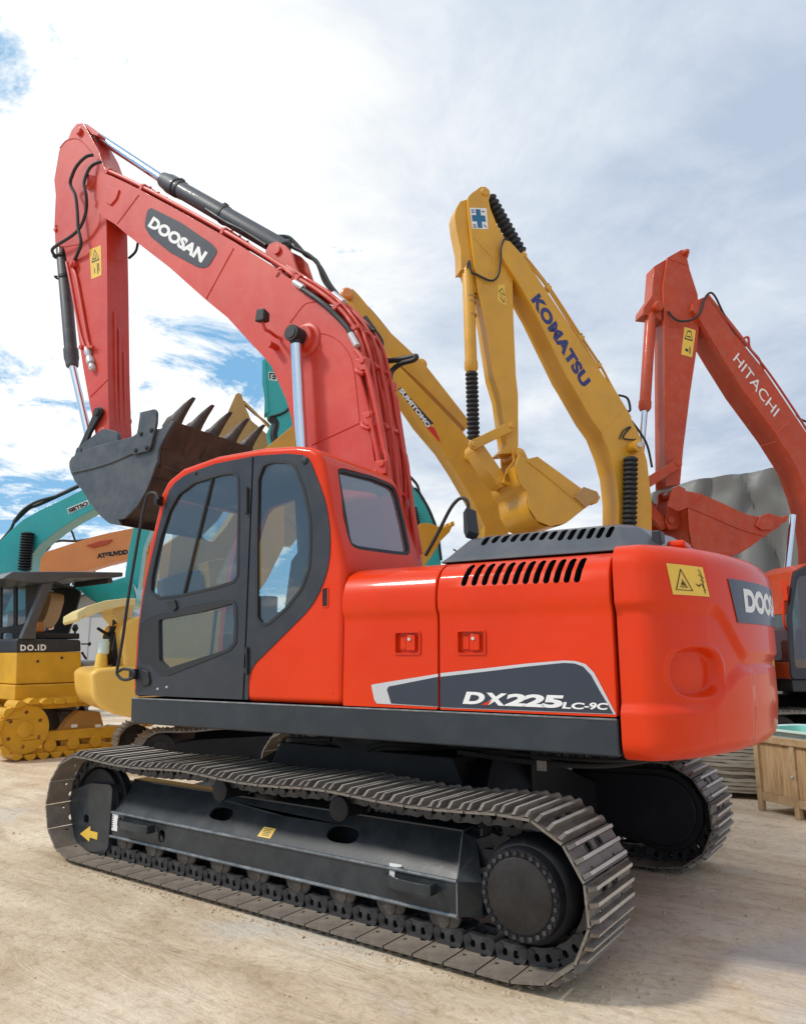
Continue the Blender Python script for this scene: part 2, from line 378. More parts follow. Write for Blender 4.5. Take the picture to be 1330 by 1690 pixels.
for side, ys in (('near', -1.195), ('far', 1.195)):
    sg = -1 if ys < 0 else 1                    # outward direction
    bp = track_path(XI, XS, ZC, RP-.062); g = G()
    g.loft([[V((x, ys-.03, z)) for x, z in bp], [V((x, ys+.03, z)) for x, z in bp]], cap=False); tr = g.build('crawler_track', 'chain', ex)
    for (x, z, a) in SHOES:
        for pr in (proto_shoe, proto_link):
            o = pr.copy(); COL.objects.link(o); o.parent = tr; o.location = (x, ys, z)
            # local x along the path, local z outward (path runs clockwise seen from the near side)
            o.rotation_euler = (0, -a, 0) if False else (0, 0, 0)
            ex_, nz_ = V((cos(a), 0, sin(a))), V((-sin(a), 0, cos(a)))
            o.matrix_local = Matrix(((ex_.x, 0, nz_.x, x), (0, 1, 0, ys), (ex_.z, 0, nz_.z, z), (0, 0, 0, 1)))
    # track frame
    yo, yi = ys+sg*(-.105)*-1, ys-sg*.165
    g = G(); sec = [(yo, .205), (yo, .385), (ys-sg*.065, .60), (ys-sg*.19, .61), (ys-sg*.19, .20)]
    x0, x1 = -1.93, 1.25
    fx = lambda y, x, z: V((x, y, z))
    # outer wall and sloping deck are plates with oblong holes
    d1 = V((0, sec[2][0]-sec[1][0], sec[2][1]-sec[1][1])); dl = d1.length; d1n = d1/dl; nn = V((0, -d1n.z*-sg*-1, 0))
    outn = V((0, sg*abs(d1n.z), abs(d1n.y)))
    def deck(x, t, s): return V((x, yo, .385))+d1n*s-outn*(-t)
    hs = [ell(-.76, dl*.50, .112, .050, 24, 2.6), ell(.36, dl*.52, .125, .055, 24, 2.6)]
    g.prism([(x0, 0), (x1, 0), (x1-.06, dl), (x0+.03, dl)], -.022, 0, hs if sg < 0 else (), 0, lambda u, v, z: deck(u, v, z))
    yw0, yw1 = sorted((yo, yo-sg*.022))
    g.prism([(x0, .205), (x1, .205), (x1, .384), (x0, .384)], yw0, yw1, [ell(-1.30, .285, .038, .042, 16, 3)] if sg < 0 else ())
    g.box(x0, x1, min(sec[3][0], sec[3][0]+sg*.03), max(sec[3][0], sec[3][0]+sg*.03), .19, .608)
    g.box(x0+.01, x1-.06, min(sec[2][0]-sg*.005, sec[3][0]+sg*.001), max(sec[2][0]-sg*.005, sec[3][0]+sg*.001), .588, .612)
    g.box(x0, x1-.02, min(yo-sg*.03, ys-sg*.14), max(yo-sg*.03, ys-sg*.14), .198, .22)
    # end plate towards the sprocket, leaning in
    g.loft([[V((x1, yo, .206)), V((x1, yo, .384)), V((x1-.06, sec[2][0], sec[2][1])), V((x1-.06, sec[3][0], .60)), V((x1+.05, sec[3][0], .186))],
            [V((x1+.10, yo-sg*.10, .19)), V((x1+.10, yo-sg*.10, .37)), V((x1+.03, sec[2][0], sec[2][1]-.02)), V((x1+.03, sec[3][0]+sg*.01, .54)), V((x1+.10, sec[3][0]+sg*.01, .19))]])
    fr = g.build('track_frame', 'frame', ex, bevel=.006)
    # arm from the frame end to the final drive
    G().prism(rnd([(x1-.1, .2), (x1-.1, .53), (XS-.1, .70), (XS+.15, .64), (XS+.2, .3), (XS, .18)], .06), min(ys-sg*.16, ys-sg*.06), max(ys-sg*.16, ys-sg*.06)).build('drive_bracket', 'black', ex, bevel=.01)
    w = G()
    for zz in (.385, .207): G().tube([(x0, yo+sg*.004, zz), (x1, yo+sg*.002, zz)], .011, 8, smooth=False).build('edge_weld', 'weld', fr)
    w.tube([(x1, yo+sg*.003, .195), (x1, yo+sg*.003, .375), (x1-.06, sec[2][0], sec[2][1]+.004)], .005, 6, smooth=False)
    w.build('edge_weld', 'weld', fr)
    # idler fork cover
    cov = rnd([(-2.50, .34), (-2.38, .10), (-2.18, .055), (-1.93, .09), (-1.93, .59), (-2.24, .575), (-2.49, .49)], .06)
    yy = sorted((yo+sg*.012, ys-sg*.13))
    cg = G().prism([p for p in cov], yy[0], yy[1], [ell(*LF.tr(145, 1351, yo), .036, .034, 18, 2.4)]).build('idler_cover', 'frame', ex, bevel=.022, seg=3)
    G().box(-1.955, -1.925, min(yo+sg*.016, ys-sg*.12), max(yo+sg*.016, ys-sg*.12), .12, .55).build('flange', 'frame', fr, bevel=.004)
    # idler
    g = G(); disc_y(g, XI, ZC, ys-.075, ys+.075, .265); disc_y(g, XI, ZC, ys-.03, ys+.03, .305); disc_y(g, XI, ZC, ys-.09, ys+.09, .10)
    g.build('idler_wheel', 'black', ex, bevel=.01)
    # rollers
    for i in range(9):
        x = -1.77+i*.365
        g = G(); disc_y(g, x, .215, ys-.10, ys+.10, .058, n=16)
        for s in (-1, 1):
            g.rings((x, ys+s*.03, .205), (x, ys+s*.092, .205), [(0, .088), (.5, .092), (.55, .108), (.85, .108), (1, .09)], 20)
            g.box(x-.05, x+.05, ys+s*.075, ys+s*.088, .15, .25); g.cyl((x, ys+s*.085, .17), (x, ys+s*.098, .17), .045, n=12)
        g.build('track_roller', 'roller', fr, bevel=.005, seg=1)
    for x in (-.65, .43):
        g = G(); g.rings((x, ys-.15, .675), (x, ys+.145, .675), [(0, .05), (.02, .075), (.12, .075), (.13, .062), (.80, .062), (.82, .078), (.97, .078), (1, .052)], 24)
        g.cyl((x, ys+sg*.13, .675), (x, ys+sg*.152, .675), .032, n=16); g.box(x-.035, x+.035, ys-sg*.14-.03, ys-sg*.14+.03, .54, .66)
        g.build('carrier_roller', 'black', ex, bevel=.004, seg=1)
    # sprocket with teeth, drum and bolted cover
    teeth = []
    for i in range(21*4):
        a = 2*pi*i/84; r = (.300, .352, .352, .300)[i % 4]; teeth.append((XS+r*cos(a), ZC+r*sin(a)))
    hol = [ell(XS+.255*cos(2*pi*k/20), ZC+.255*sin(2*pi*k/20), .012, .012, 8) for k in range(20)]
    G().prism(teeth, ys-.022, ys+.022, hol).build('sprocket', 'black', ex, bevel=.004, seg=1)
    g = G(); h, c_ = g.slot('black'), g.slot('hub')
    y1 = ys+sg*.25
    g.rings((XS, ys-sg*.12, ZC), (XS, y1, ZC), [(0, .27), (.15, .27), (.16, .262), (.74, .250), (.80, .240), (.83, .222), (.97, .218), (1, .214)], 48, h)
    g.rings((XS, y1-sg*.004, ZC), (XS, y1+sg*.012, ZC), [(0, .178), (.6, .178), (1, .170)], 48, c_)
    dr = g.build('final_drive', 'black', ex, ang=40)
    for k in range(28):
        a = 2*pi*k/28+.07; g = G(); p = V((XS+.196*cos(a), y1-sg*.004, ZC+.196*sin(a)))
        g.cyl(p, p+V((0, sg*.017, 0)), .0125, n=6); g.cyl(p, p+V((0, sg*.004, 0)), .017, n=12); g.build('bolt', 'chain', dr, bevel=.0015, seg=1)
    if sg < 0:
        # steps welded on the frame
        for xa, xb in ((-1.80, -1.36), (.78, 1.13)):
            g = G(); a = yo-.012; b = yo-.095
            prof = [(xa, a), (xa+.015, a-.035), (xa+.12, b), (xb-.02, b), (xb, b+.01), (xb, a)]
            outer = prof; inn = [(xb-.018, a), (xb-.02, b+.016), (xa+.125, b+.016), (xa+.03, a-.03), (xa+.02, a)]
            g.prism(outer+inn, .305, .362, (), 0, lambda x, t, y: V((x, y, t)))
            g.build('step', 'frame', fr, bevel=.003)
        # markings
        def fp(pts, y, mat, nm, th=.002): return G().prism(LF.T(pts, y), y-th, y).build(nm, mat, ex)
        ya = yo-.0135
        fp([(133, 1376), (150, 1363), (150, 1371), (162, 1374), (161, 1386), (149, 1382), (148, 1389)], ya, 'label', 'arrow_mark', .002)
        fp([(186, 1342), (196, 1343), (194, 1372), (185, 1370)], yo-.0005, 'white', 'inspection_label')
        fp([(643, 1424), (663, 1427), (662, 1431), (652, 1431), (651, 1448), (661, 1452), (660, 1461), (643, 1457)], yo-.0005, 'white', 'bracket_mark')
        dm = lambda x, s, t=.003: deck(x, t, s)
        xs0 = -.25
        g = G(); g.add([dm(xs0-.07, .03), dm(xs0+.05, .03), dm(xs0+.06, .10), dm(xs0-.05, .10)], [(0, 1, 2, 3)]); g.build('yellow_label', 'label', fr)
        g = G()
        for k in range(5): s = .042+.011*k; g.add([dm(xs0-.04, s, .0045), dm(xs0+.035-.01*(k % 2), s, .0045), dm(xs0+.037-.01*(k % 2), s+.004, .0045), dm(xs0-.035, s+.004, .0045)], [(0, 1, 2, 3)])
        g.build('label_print', 'ink', fr)
        rg = G()
        for k in range(6): z = LF.tr(190, 1347+k*3.6, yo)[1]; rg.box(-1.918, -1.918+.018, yo-.0045, yo-.003, z-.003, z+.003)
        rg.build('label_print', 'ink', ex)
    else:
        # oval guard on the inner side
        oi = ys-sg*.17
        for k, (r, th, mt) in enumerate(((.30, .05, 'black'), (.255, .075, 'black'))):
            p = [(XS+r*cos(a), ZC+.02+r*sin(a)) for a in [(-pi/2)+pi*i/14 for i in range(15)]]+[(.98, ZC+.02+r*.9), (.98, ZC+.02-r*.55)]
            G().prism(p, oi-th, oi).build('motor_guard', mt, ex, bevel=.012)
bpy.data.objects.remove(proto_shoe); bpy.data.objects.remove(proto_link)

# ---- car body
g = G()
g.loft([[V((-.95, -.62, .62)), V((.95, -.62, .62)), V((.95, .62, .62)), V((-.95, .62, .62))], [V((-.80, -.6, .93)), V((.80, -.6, .93)), V((.80, .6, .93)), V((-.80, .6, .93))]])
for sx in (-1, 1):
    for sy in (-1, 1):
        g.loft([[V((sx*.35, sy*.3, .50)), V((sx*.95, sy*.3, .50)), V((sx*.95, sy*.3, .90)), V((sx*.35, sy*.3, .90))],
                [V((sx*.75, sy*1.03, .30)), V((sx*1.22, sy*1.03, .30)), V((sx*1.22, sy*1.03, .57)), V((sx*.75, sy*1.03, .57))]])
cb = g.build('car_body', 'black', ex, bevel=.015)
g = G(); g.rings((0, 0, .92), (0, 0, 1.10), [(0, .62), (.3, .62), (.32, .66), (.7, .66), (.72, .60), (1, .60)], 64); g.build('swing_bearing', 'black', ex)
for q, r in (([(.9, -.7, .98), (1.3, -.5, .93), (1.7, -.2, .90), (2.0, .3, .93)], .018), ([(.7, -.66, 1.02), (1.2, -.5, .97), (1.8, -.3, .95), (2.2, .1, .98)], .012), ([(.2, -.75, .95), (.35, -.72, 1.0), (.5, -.5, .97), (.6, -.2, 1.0)], .02), ([(-.6, -.72, .96), (-.4, -.85, .99), (-.1, -.8, 1.01)], .02)):
    G().tube(q, r).build('hose', 'rubber', ex)
p = LF.p3(893, 1264, -.64); G().box(p.x-.03, p.x+.03, -.642, -.63, p.z-.03, p.z+.03).build('paper_label', 'inner', ex)

# ---- upper structure -------------------------------------------------------
W = -1.37; XF, XQ, XR = -1.62, .355, 2.10
g = G(); g.box(-1.50, 2.05, -1.25, 1.25, 1.095, 1.27); g.build('deck_plate', 'black', ex, bevel=.01, rz=SW)
for sg in (-1, 1):
    y0, y1 = sorted((sg*1.372, sg*1.29))
    G().prism([(XF, 1.12), (XF+.03, 1.095), (2.085, 1.095), (2.085, 1.285), (XF-.01, 1.285)], y0, y1).build('side_skirt', 'navy', ex, bevel=.014, seg=3, rz=SW)
    w = G(); w.tube([(XF, sg*1.3715, 1.279), (2.08, sg*1.3715, 1.279)], .0055, 6, smooth=False); w.build('edge_weld', 'weld', ex, rz=SW)
G().box(XF, XF+.06, -1.29, 1.29, 1.11, 1.283).build('front_skirt', 'navy', ex, bevel=.01, rz=SW)

# ---- cab
def z4(p): return [(200+x/2.558, 720+y/2.558) for x, y in p]
VC = -1.36
dark = MF.T(z4([(62, 1102), (66, 1000), (78, 800), (92, 700), (110, 600), (150, 420), (190, 270), (205, 228), (230, 195), (265, 168), (300, 150), (400, 115), (540, 87), (700, 72), (770, 78), (795, 92), (808, 118), (840, 200), (862, 265), (875, 330), (884, 390), (886, 440), (884, 500), (875, 560), (862, 605), (845, 650), (815, 705), (780, 750), (700, 830), (600, 930), (572, 957), (555, 985), (544, 1012), (541, 1050), (541, 1113)]), VC)
for i in (0, -1): dark[i] = (dark[i][0], 1.30)
prof = MF.T(z4([(46, 1102), (48, 1000), (58, 840), (80, 660), (118, 450), (150, 320), (165, 245), (195, 185), (260, 132), (400, 82), (600, 46), (740, 37), (800, 44), (832, 62), (852, 110), (868, 200), (888, 320), (918, 440), (945, 540)]), VC)
prof[0] = (prof[0][0], 1.29); prof[-1] = (.352, 2.18); prof += [(.352, 1.29)]
shell = G().prism(prof, VC, -.36).build('cab_shell', 'orange', ex, bevel=.045, seg=5, ang=24, rz=0)
inner = inset(prof, .05); inner = [(u if u < .08 else .08+(u-.08)*.25, max(z, 1.36)) for u, z in inner]
c1 = G().prism(inner, VC+.05, -.41).build('c', 'slate', None)
dk_in = inset(dark, .004)
dk_in[0] = (dk_in[0][0], 1.2); dk_in[-1] = (dk_in[-1][0], 1.2)
c2 = G().prism(dk_in, VC-.1, VC+.20).build('c', 'orange', None)
c3 = G().prism(rnd([(-1.42, 1.75), (-1.36, 2.45), (-1.2, 2.88), (-.45, 2.98), (.0, 2.88), (.04, 2.3), (-.3, 1.75)], .1), -.5, -.2).build('c', 'orange', None)
c4 = G().box(-1.9, -1.28, VC+.1, -.46, 1.5, 2.84).build('c', 'orange', None)
# rear window on the leaning rear wall: plane through two heights of the profile
def rearplane():
    a = V((.338, 0, 2.19)); b = V((.135, 0, 2.93)); return a, (b-a).normalized()
RA, RD = rearplane(); RN = V((RD.z, 0, -RD.x))
def rear_uv(px, py):                          # photo point -> (v, t) on the rear wall
    r = ray(px, py); dv = MF.dv; du = MF.du; nw = du*RN.x+V((0, 0, RN.z)); o = du*RA.x+V((0, 0, RA.z))
    t = (o-CP).dot(nw)/r.dot(nw); p = CP+r*t; return (p.dot(dv), (p-o).dot(du*RD.x+V((0, 0, RD.z))))
def rp(v, n, t): return V((0, v, 0))+RA+RD*t+RN*n
rw = [rear_uv(*q) for q in z4([(905, 140), (935, 137), (1060, 170), (1125, 197), (1150, 215), (1168, 260), (1195, 370), (1218, 485), (1208, 505), (1150, 500), (1000, 480), (968, 465), (955, 430), (930, 280)])]
c5 = G().prism(rnd(rw, .03, 3), -.35, .12, (), 0, lambda v, n, t: rp(v, n, t)).build('c', 'orange', None)
cut(shell, [c1, c2, c3, c4, c5]); shell.rotation_euler.z = SW
pane(inset(rnd(rw, .03, 3), .002), -.016, 'glassd', 'rear_window', ex, SW, lambda v, n, t: rp(v, n, t))
g = G(); rr_ = rnd(rw, .03, 3); g.prism(inset(rr_, -.003), -.012, .006, [inset(rr_, .028)], 0, lambda v, n, t: rp(v, n, t)); g.build('window_seal', 'rubber', ex, bevel=.004, rz=SW)
# door and quarter panel
seam = MF.tr(411, 950, VC)[0]
topz = lambda u: None
doorp = [q for q in dark if q[0] < seam-.006]; quart = [q for q in dark if q[0] > seam+.006]
zt_ = MF.tr(411, 753.5, VC)[1]
doorp = doorp+[(seam-.004, zt_), (seam-.004, 1.30)]
quart = [(seam+.004, 1.30), (seam+.004, zt_)]+quart
w1 = rnd(MF.T(z4([(125, 655), (128, 600), (140, 540), (165, 430), (205, 310), (245, 240), (310, 192), (420, 158), (480, 150), (500, 172), (502, 300), (498, 590), (480, 618), (400, 643), (260, 675), (160, 688)]), VC), .015, 3)
w2 = rnd(MF.T(z4([(163, 775), (350, 740), (478, 705), (482, 790), (478, 870), (450, 900), (200, 980), (166, 945)]), VC), .02, 3)
rec = rnd(MF.T(z4([(85, 800), (120, 765), (190, 745), (240, 748), (275, 720), (440, 688), (478, 690), (492, 720), (492, 870), (462, 905), (200, 1010), (160, 1000), (125, 962), (82, 952)]), VC), .02, 3)
w3 = rnd(MF.T(z4([(576, 180), (600, 118), (640, 103), (710, 105), (742, 130), (782, 240), (803, 350), (806, 450), (800, 560), (765, 650), (700, 732), (625, 797), (592, 798), (572, 770), (572, 400)]), VC), .02, 3)
door = G().prism(inset(doorp, .003), VC-.006, VC+.03, [w1, w2]).build('cab_door', 'slate', ex, bevel=.005, rz=SW)
G().prism(inset(quart, .003), VC-.006, VC+.03, [w3]).build('quarter_panel', 'slate', ex, bevel=.005, rz=SW)
def seal(loop, wd, parent, y=VC-.010):
    G().prism(inset(loop, -.004), y, y+.016, [inset(loop, wd)]).build('window_seal', 'rubber', parent, bevel=.004, rz=0 if parent is door else SW)
def ring_line(loop, r, y, parent, mat, nm):
    g = G(); pts = [V((u, y, z)) for u, z in loop]; g.tube(pts+[pts[0]], r, 6, smooth=False); g.build(nm, mat, parent, rz=0 if parent is door else SW)
seal(w1, .016, door); seal(w3, .018, ex)
G().prism(rec, VC-.011, VC-.006, [w2]).build('lower_panel', 'rubber', door, bevel=.002)
ring_line(rec, .004, VC-.009, door, 'slate', 'panel_bead')
for lp, par in ((w1, door), (w2, door), (w3, ex)):
    pane(inset(lp, .001), VC+.008, 'glass', 'window_glass', par, 0 if par is door else SW)
# pillar bar inside the door window, hinges, latch, lock
g = G(); a, b = MF.p3(351, 790, VC), MF.p3(304, 980, VC); g.tube([a, b], .011, 8, smooth=False); g.build('window_divider', 'rubber', door)
for y0, y1 in ((804, 848), (1068, 1114)):
    a, b = MF.p3(407.5, y0, VC-.018), MF.p3(407.5, y1, VC-.018); g = G(); g.cyl(a, b, .010, n=10); g.box(a.x-.022, a.x+.008, VC-.016, VC-.006, b.z+.01, b.z+.05); g.box(a.x-.022, a.x+.008, VC-.016, VC-.006, a.z-.05, a.z-.01)
    g.build('hinge', 'rubber', door, bevel=.002)
hp = rnd(MF.T([(234, 1110), (238, 1105), (248, 1108), (251, 1126), (248, 1131), (238, 1133)], VC), .012, 3)
G().prism(hp, VC-.022, VC-.006).build('door_handle', 'rubber', door, bevel=.006)
for q in ((261, 1137), (276, 1134)):
    a = MF.p3(*q, VC-.006); G().cyl(a, a+V((0, -.008, 0)), .010, .007, 12).build('door_lock', 'silver', door)
pts = rnd(MF.T([(277, 992), (292, 990), (296, 1003), (290, 1009), (282, 1000)], VC), .008, 2); G().prism(pts, VC-.026, VC-.006).build('window_latch', 'rubber', door, bevel=.003)
for q, r in (((324, 781), .012), ((503, 760), .026)):
    a = MF.p3(*q, VC-.006); g = G(); g.rings(a, a+V((0, -.012, 0)), [(0, r), (.7, r), (1, r*.6)], 16); g.build('rubber_stop', 'rubber', ex, rz=SW)
# grab rail in front of the door
rail = MF.P([(262, 824), (257, 814), (246, 815), (240, 830), (230, 880), (214, 975), (202, 1060), (194, 1105), (196, 1116), (206, 1122), (220, 1118), (221, 1108), (205, 1104), (197, 1108)], -1.42)
G().tube(rail, .012, 8, 4).build('grab_rail', 'rubber', ex, rz=SW)
for q in ((262, 826), (221, 1112)):
    a = MF.p3(*q, -1.39); G().box(a.x-.02, a.x+.02, -1.42, -1.34, a.z-.04, a.z+.035).build('rail_bracket', 'black', ex, bevel=.004, rz=SW)
# interior
g = G(); g.box(-1.45, .03, VC+.06, -.43, 1.36, 1.40); g.build('cab_floor', 'rubber', ex, rz=SW)
st = G(); st.loft([[V((u, v, z)) for v, u, z in ((-1.10, -.85, 1.72), (-.62, -.85, 1.72), (-.62, -.28, 1.70), (-1.10, -.28, 1.70))], [V((u, v, z)) for v, u, z in ((-1.12, -.88, 1.84), (-.60, -.88, 1.84), (-.60, -.26, 1.80), (-1.12, -.26, 1.80))]])
st.box(-.5, -.2, -1.0, -.7, 1.4, 1.73)
seat = st.build('operator_seat', 'rubber', ex, bevel=.04, seg=3, rz=SW)
st = G(); st.loft([[V((-.42, v, 1.82)) for v in (-1.08, -.64)]+[V((-.26, v, 1.80)) for v in (-.64, -1.08)], [V((-.32, v, 2.28)) for v in (-1.12, -.60)]+[V((-.16, v, 2.28)) for v in (-.60, -1.12)], [V((-.28, v, 2.42)) for v in (-1.02, -.70)]+[V((-.14, v, 2.42)) for v in (-.70, -1.02)], [V((-.25, v, 2.62)) for v in (-.98, -.74)]+[V((-.14, v, 2.62)) for v in (-.74, -.98)]])
st.build('seat_backrest', 'rubber', ex, bevel=.04, seg=3, rz=SW)
st = G(); st.box(-.8, -.25, -1.26, -1.13, 1.75, 1.90); st.box(-.8, -.25, -.58, -.46, 1.75, 1.90); st.cyl((-.74, -1.19, 1.9), (-.77, -1.19, 2.08), .018); st.cyl((-.74, -.52, 1.9), (-.77, -.52, 2.08), .018)
st.box(-.55, -.38, -1.25, -1.15, 1.9, 2.02); st.build('control_console', 'grey', ex, bevel=.012, rz=SW)
st = G(); st.cyl((-1.22, -.98, 1.4), (-1.17, -.98, 1.95), .013); st.cyl((-1.22, -.75, 1.4), (-1.17, -.75, 1.95), .013); st.build('travel_lever', 'rubber', ex, rz=SW)
st = G(); st.box(-1.30, -1.26, -.62, -.46, 1.75, 2.0); st.build('monitor', 'rubber', ex, bevel=.01, rz=SW)
g = G(); g.add([(-1.46, VC+.08, 1.45), (-1.46, -.44, 1.45), (-1.36, -.44, 2.84), (-1.36, VC+.08, 2.84)], [(0, 1, 2, 3)]); g.build('windscreen', 'glass', ex, rz=SW)

# ---- engine hood
def hood_sec(off=0):
    s = [(W, 1.292), (W+.004, 1.60), (W+.006, 1.80), (W, 1.845), (W-.018, 1.875), (W-.022, 1.93), (W-.016, 1.99), (W+.004, 2.05), (W+.045, 2.105), (W+.11, 2.145), (W+.2, 2.162), (W+.36, 2.170)]
    return s
def hood_block(u0, u1, v_end, nm):
    s = hood_sec(); sec = s+[(v_end, 2.172), (v_end, 1.292)]
    us = [u0, u0+.004, u0+.012, u1-.012, u1-.004, u1]; ins = [.014, .004, 0, 0, .004, .014]
    loops = []
    for u, d in zip(us, ins):
        q = inset(sec, d) if d else sec; loops.append([V((u, a, b)) for a, b in q])
    return G().loft(loops).build(nm, 'orange', ex, ang=28, rz=0)
h1 = hood_block(.360, 1.046, -.30, 'hood_door'); h2 = hood_block(1.054, 2.084, -.2, 'hood_door')
G().box(.37, 2.07, -1.29, 1.3, 1.28, 1.98).build('hood_core', 'void', ex, rz=SW)
g = G(); g.prism([(-.7, 1.29), (-.7, 1.75), (.36, 1.85), (.36, 2.172), (2.08, 2.172), (2.08, 1.29)], .3, 1.372); g.build('hood_right', 'orange', ex, bevel=.06, seg=4, rz=SW)
G().box(.36, 2.08, -.28, .29, 2.12, 2.170).build('hood_top', 'orange', ex, bevel=.01, rz=SW)
def slot2(px, y0, y1, wpx, v, tilt=4):       # a slanted slot traced on plane v
    a = MF.tr(px+tilt, y0, v); b = MF.tr(px-tilt, y1, v); c = MF.tr(px+wpx, y0, v); hw = (c[0]-MF.tr(px, y0, v)[0])/2
    d = V((a[0]-b[0], a[1]-b[1])).normalized(); p = V((-d.y, d.x))*hw; A, B = V(a), V(b); out = []
    for i in range(9): t = -pi/2+pi*i/8; q = A+p*(-sin(t))+d*hw*cos(t) if False else A+(-p)*sin(t)+d*hw*cos(t); out.append((q.x, q.y))
    for i in range(9): t = -pi/2+pi*i/8; q = B+p*sin(t)-d*hw*cos(t); out.append((q.x, q.y))
    return out
g = G()
for i in range(12):
    px = 766+i*(953-766)/11; y0 = 934-i*1.05; y1 = 962-i*.55
    g.prism(slot2(px, y0, y1, 9.5+i*.12, W-.02, 2.2), W-.06, W+.13)
cut(h2, [g.build('c', 'void', None)])
# latches on the doors
for cx_, cy_ in ((672, 1061), (777, 1060)):
    a = MF.tr(cx_, cy_, W); hw, hh = .085, .062
    c = G().prism(rnd([(a[0]-hw, a[1]-hh), (a[0]+hw, a[1]-hh), (a[0]+hw, a[1]+hh), (a[0]-hw, a[1]+hh)], .012, 2), W-.02, W+.028).build('c', 'orange', None)
    cut(h1 if cx_ < 700 else h2, [c])
    g = G(); s = [(a[0]-hw-.008, a[1]-hh-.008), (a[0]+hw+.008, a[1]-hh-.008), (a[0]+hw+.008, a[1]+hh+.008), (a[0]-hw-.008, a[1]+hh+.008)]
    g.prism(rnd(s, .016, 3), W-.004, W+.006, [rnd(inset(s, .010), .01, 2)]); lt = g.build('latch_frame', 'orange', ex, bevel=.002, rz=SW)
    g = G(); g.prism(rnd([(a[0]-.012, a[1]-.045), (a[0]+.05, a[1]-.045), (a[0]+.05, a[1]+.045), (a[0]-.012, a[1]+.045)], .006, 2), W+.004, W+.03); g.box(a[0]-.06, a[0]-.02, W+.016, W+.03, a[1]-.04, a[1]+.04); g.build('latch_handle', 'orange', lt, bevel=.003)
    q = V((a[0]+.012, W+.004, a[1]+.022)); g = G(); g.cyl(q, q+V((0, -.006, 0)), .010, n=14); g.build('key_lock', 'silver', lt)
h1.rotation_euler.z = SW; h2.rotation_euler.z = SW
# slit and bolt below the cab
a = MF.T(rnd([(533, 972), (541, 970), (541, 1000), (533, 1001)], 1.5), VC); G().prism(rnd(inset(a, -.008), .01, 2), VC-.005, VC+.002, [a]).build('slit_rim', 'orange', ex, bevel=.002, rz=SW)
G().prism(a, VC-.0015, VC+.001).build('slit', 'void', ex, rz=SW)
a = MF.p3(548, 1143, VC); G().cyl(a, a+V((0, -.004, 0)), .007, n=10).build('rivet', 'red', ex, rz=SW)
# graphics on the doors
def gfx(pts, mat, nm, d): return G().prism(MF.T(pts, W), W-d, W-d+.002).build(nm, mat, ex, rz=SW)
gfx([(613, 1131), (616, 1129.5), (723, 1112), (723, 1167), (622, 1161), (618, 1155)], 'silver', 'silver_stripe', .0022)
gfx([(639, 1138), (642, 1133), (723, 1117), (723, 1166), (646, 1161)], 'stripe', 'side_graphic', .0045)
arc = [(727, 1111), (800, 1103), (870, 1095), (930, 1090), (950, 1091), (966, 1096), (980, 1110), (996, 1140), (1016, 1179)]
gfx(arc+[(1010, 1179), (727, 1168)], 'silver', 'silver_stripe', .0022)
gfx([(727, 1117), (800, 1108.5), (870, 1100), (930, 1094), (948, 1095), (962, 1100), (975, 1114), (990, 1141), (1012, 1178), (727, 1167)], 'stripe', 'side_graphic', .0045)
def word(s, bl, br, tl, v, mat, parent=ex, F=MF, rz=SW, **k): return lettering(s, planar(F, bl, br, tl, v), mat, parent, rz=rz, **k)
word('D', (763, 1161.5), (796, 1163), (770, 1141.5), W-.007, 'white', shear=0, bold=.05)
word('X', (797, 1163), (832, 1165), (802, 1143), W-.007, 'white', bold=.05)
word('225', (832, 1165), (926, 1169), (838, 1144.5), W-.007, 'white', bold=.05, spacing=.92)
word('LC', (927, 1169.3), (962, 1171), (930, 1158.5), W-.007, 'white', bold=.035)
word('-9C', (963, 1170.5), (1001, 1172), (965, 1159), W-.007, 'white', bold=.035)
g = G(); g.prism(MF.T([(795, 1163), (812, 1155), (806, 1163.5)], W), W-.009, W-.0075); g.build('red_mark', 'orange', ex, rz=SW)

# ---- grey engine cover
g = G()
lo = [(.98, -1.23), (2.12, -1.235), (2.34, -1.06), (2.47, -.5), (2.47, .5), (2.34, 1.06), (2.12, 1.23), (.98, 1.23)]
mi_ = [(1.02, -1.19), (2.11, -1.19), (2.30, -1.02), (2.43, -.5), (2.43, .5), (2.30, 1.02), (2.11, 1.19), (1.02, 1.19)]
hi = [(1.12, -1.07), (2.07, -1.07), (2.16, -.96), (2.24, -.5), (2.24, .5), (2.16, .96), (2.07, 1.07), (1.12, 1.07)]
hi2 = [(1.20, -.98), (2.04, -.98), (2.11, -.9), (2.18, -.45), (2.18, .45), (2.11, .9), (2.04, .98), (1.20, .98)]
g.loft([[V((a, b, z)) for a, b in l] for l, z in ((lo, 2.165), (mi_, 2.20), (hi, 2.325), (hi2, 2.352))])
cv = g.build('engine_cover', 'grey', ex, bevel=.015, seg=3, ang=20)
g = G()
for i in range(14):
    px = 797+i*(1004-797)/13; big = i == 0 or i > 7; y0 = 884-i*.9-(2 if big else 0); y1 = y0+(13 if big else 8)
    g.prism(slot2(px, y0, y1, 9.5, -1.13, 1.2), -1.35, -1.02)
cut(cv, [g.build('c', 'void', None)]); cv.rotation_euler.z = SW
g = G(); a = V((2.27, -1.0, 2.22)); g.box(2.235, 2.285, -1.035, -.92, 2.19, 2.29); g.build('cover_latch', 'rubber', ex, bevel=.01, rz=SW)
g = G(); g.box(2.30, 2.40, -.98, -.78, 2.19, 2.235); g.build('marker_cap', 'orange', ex, bevel=.02, seg=3, rz=SW)

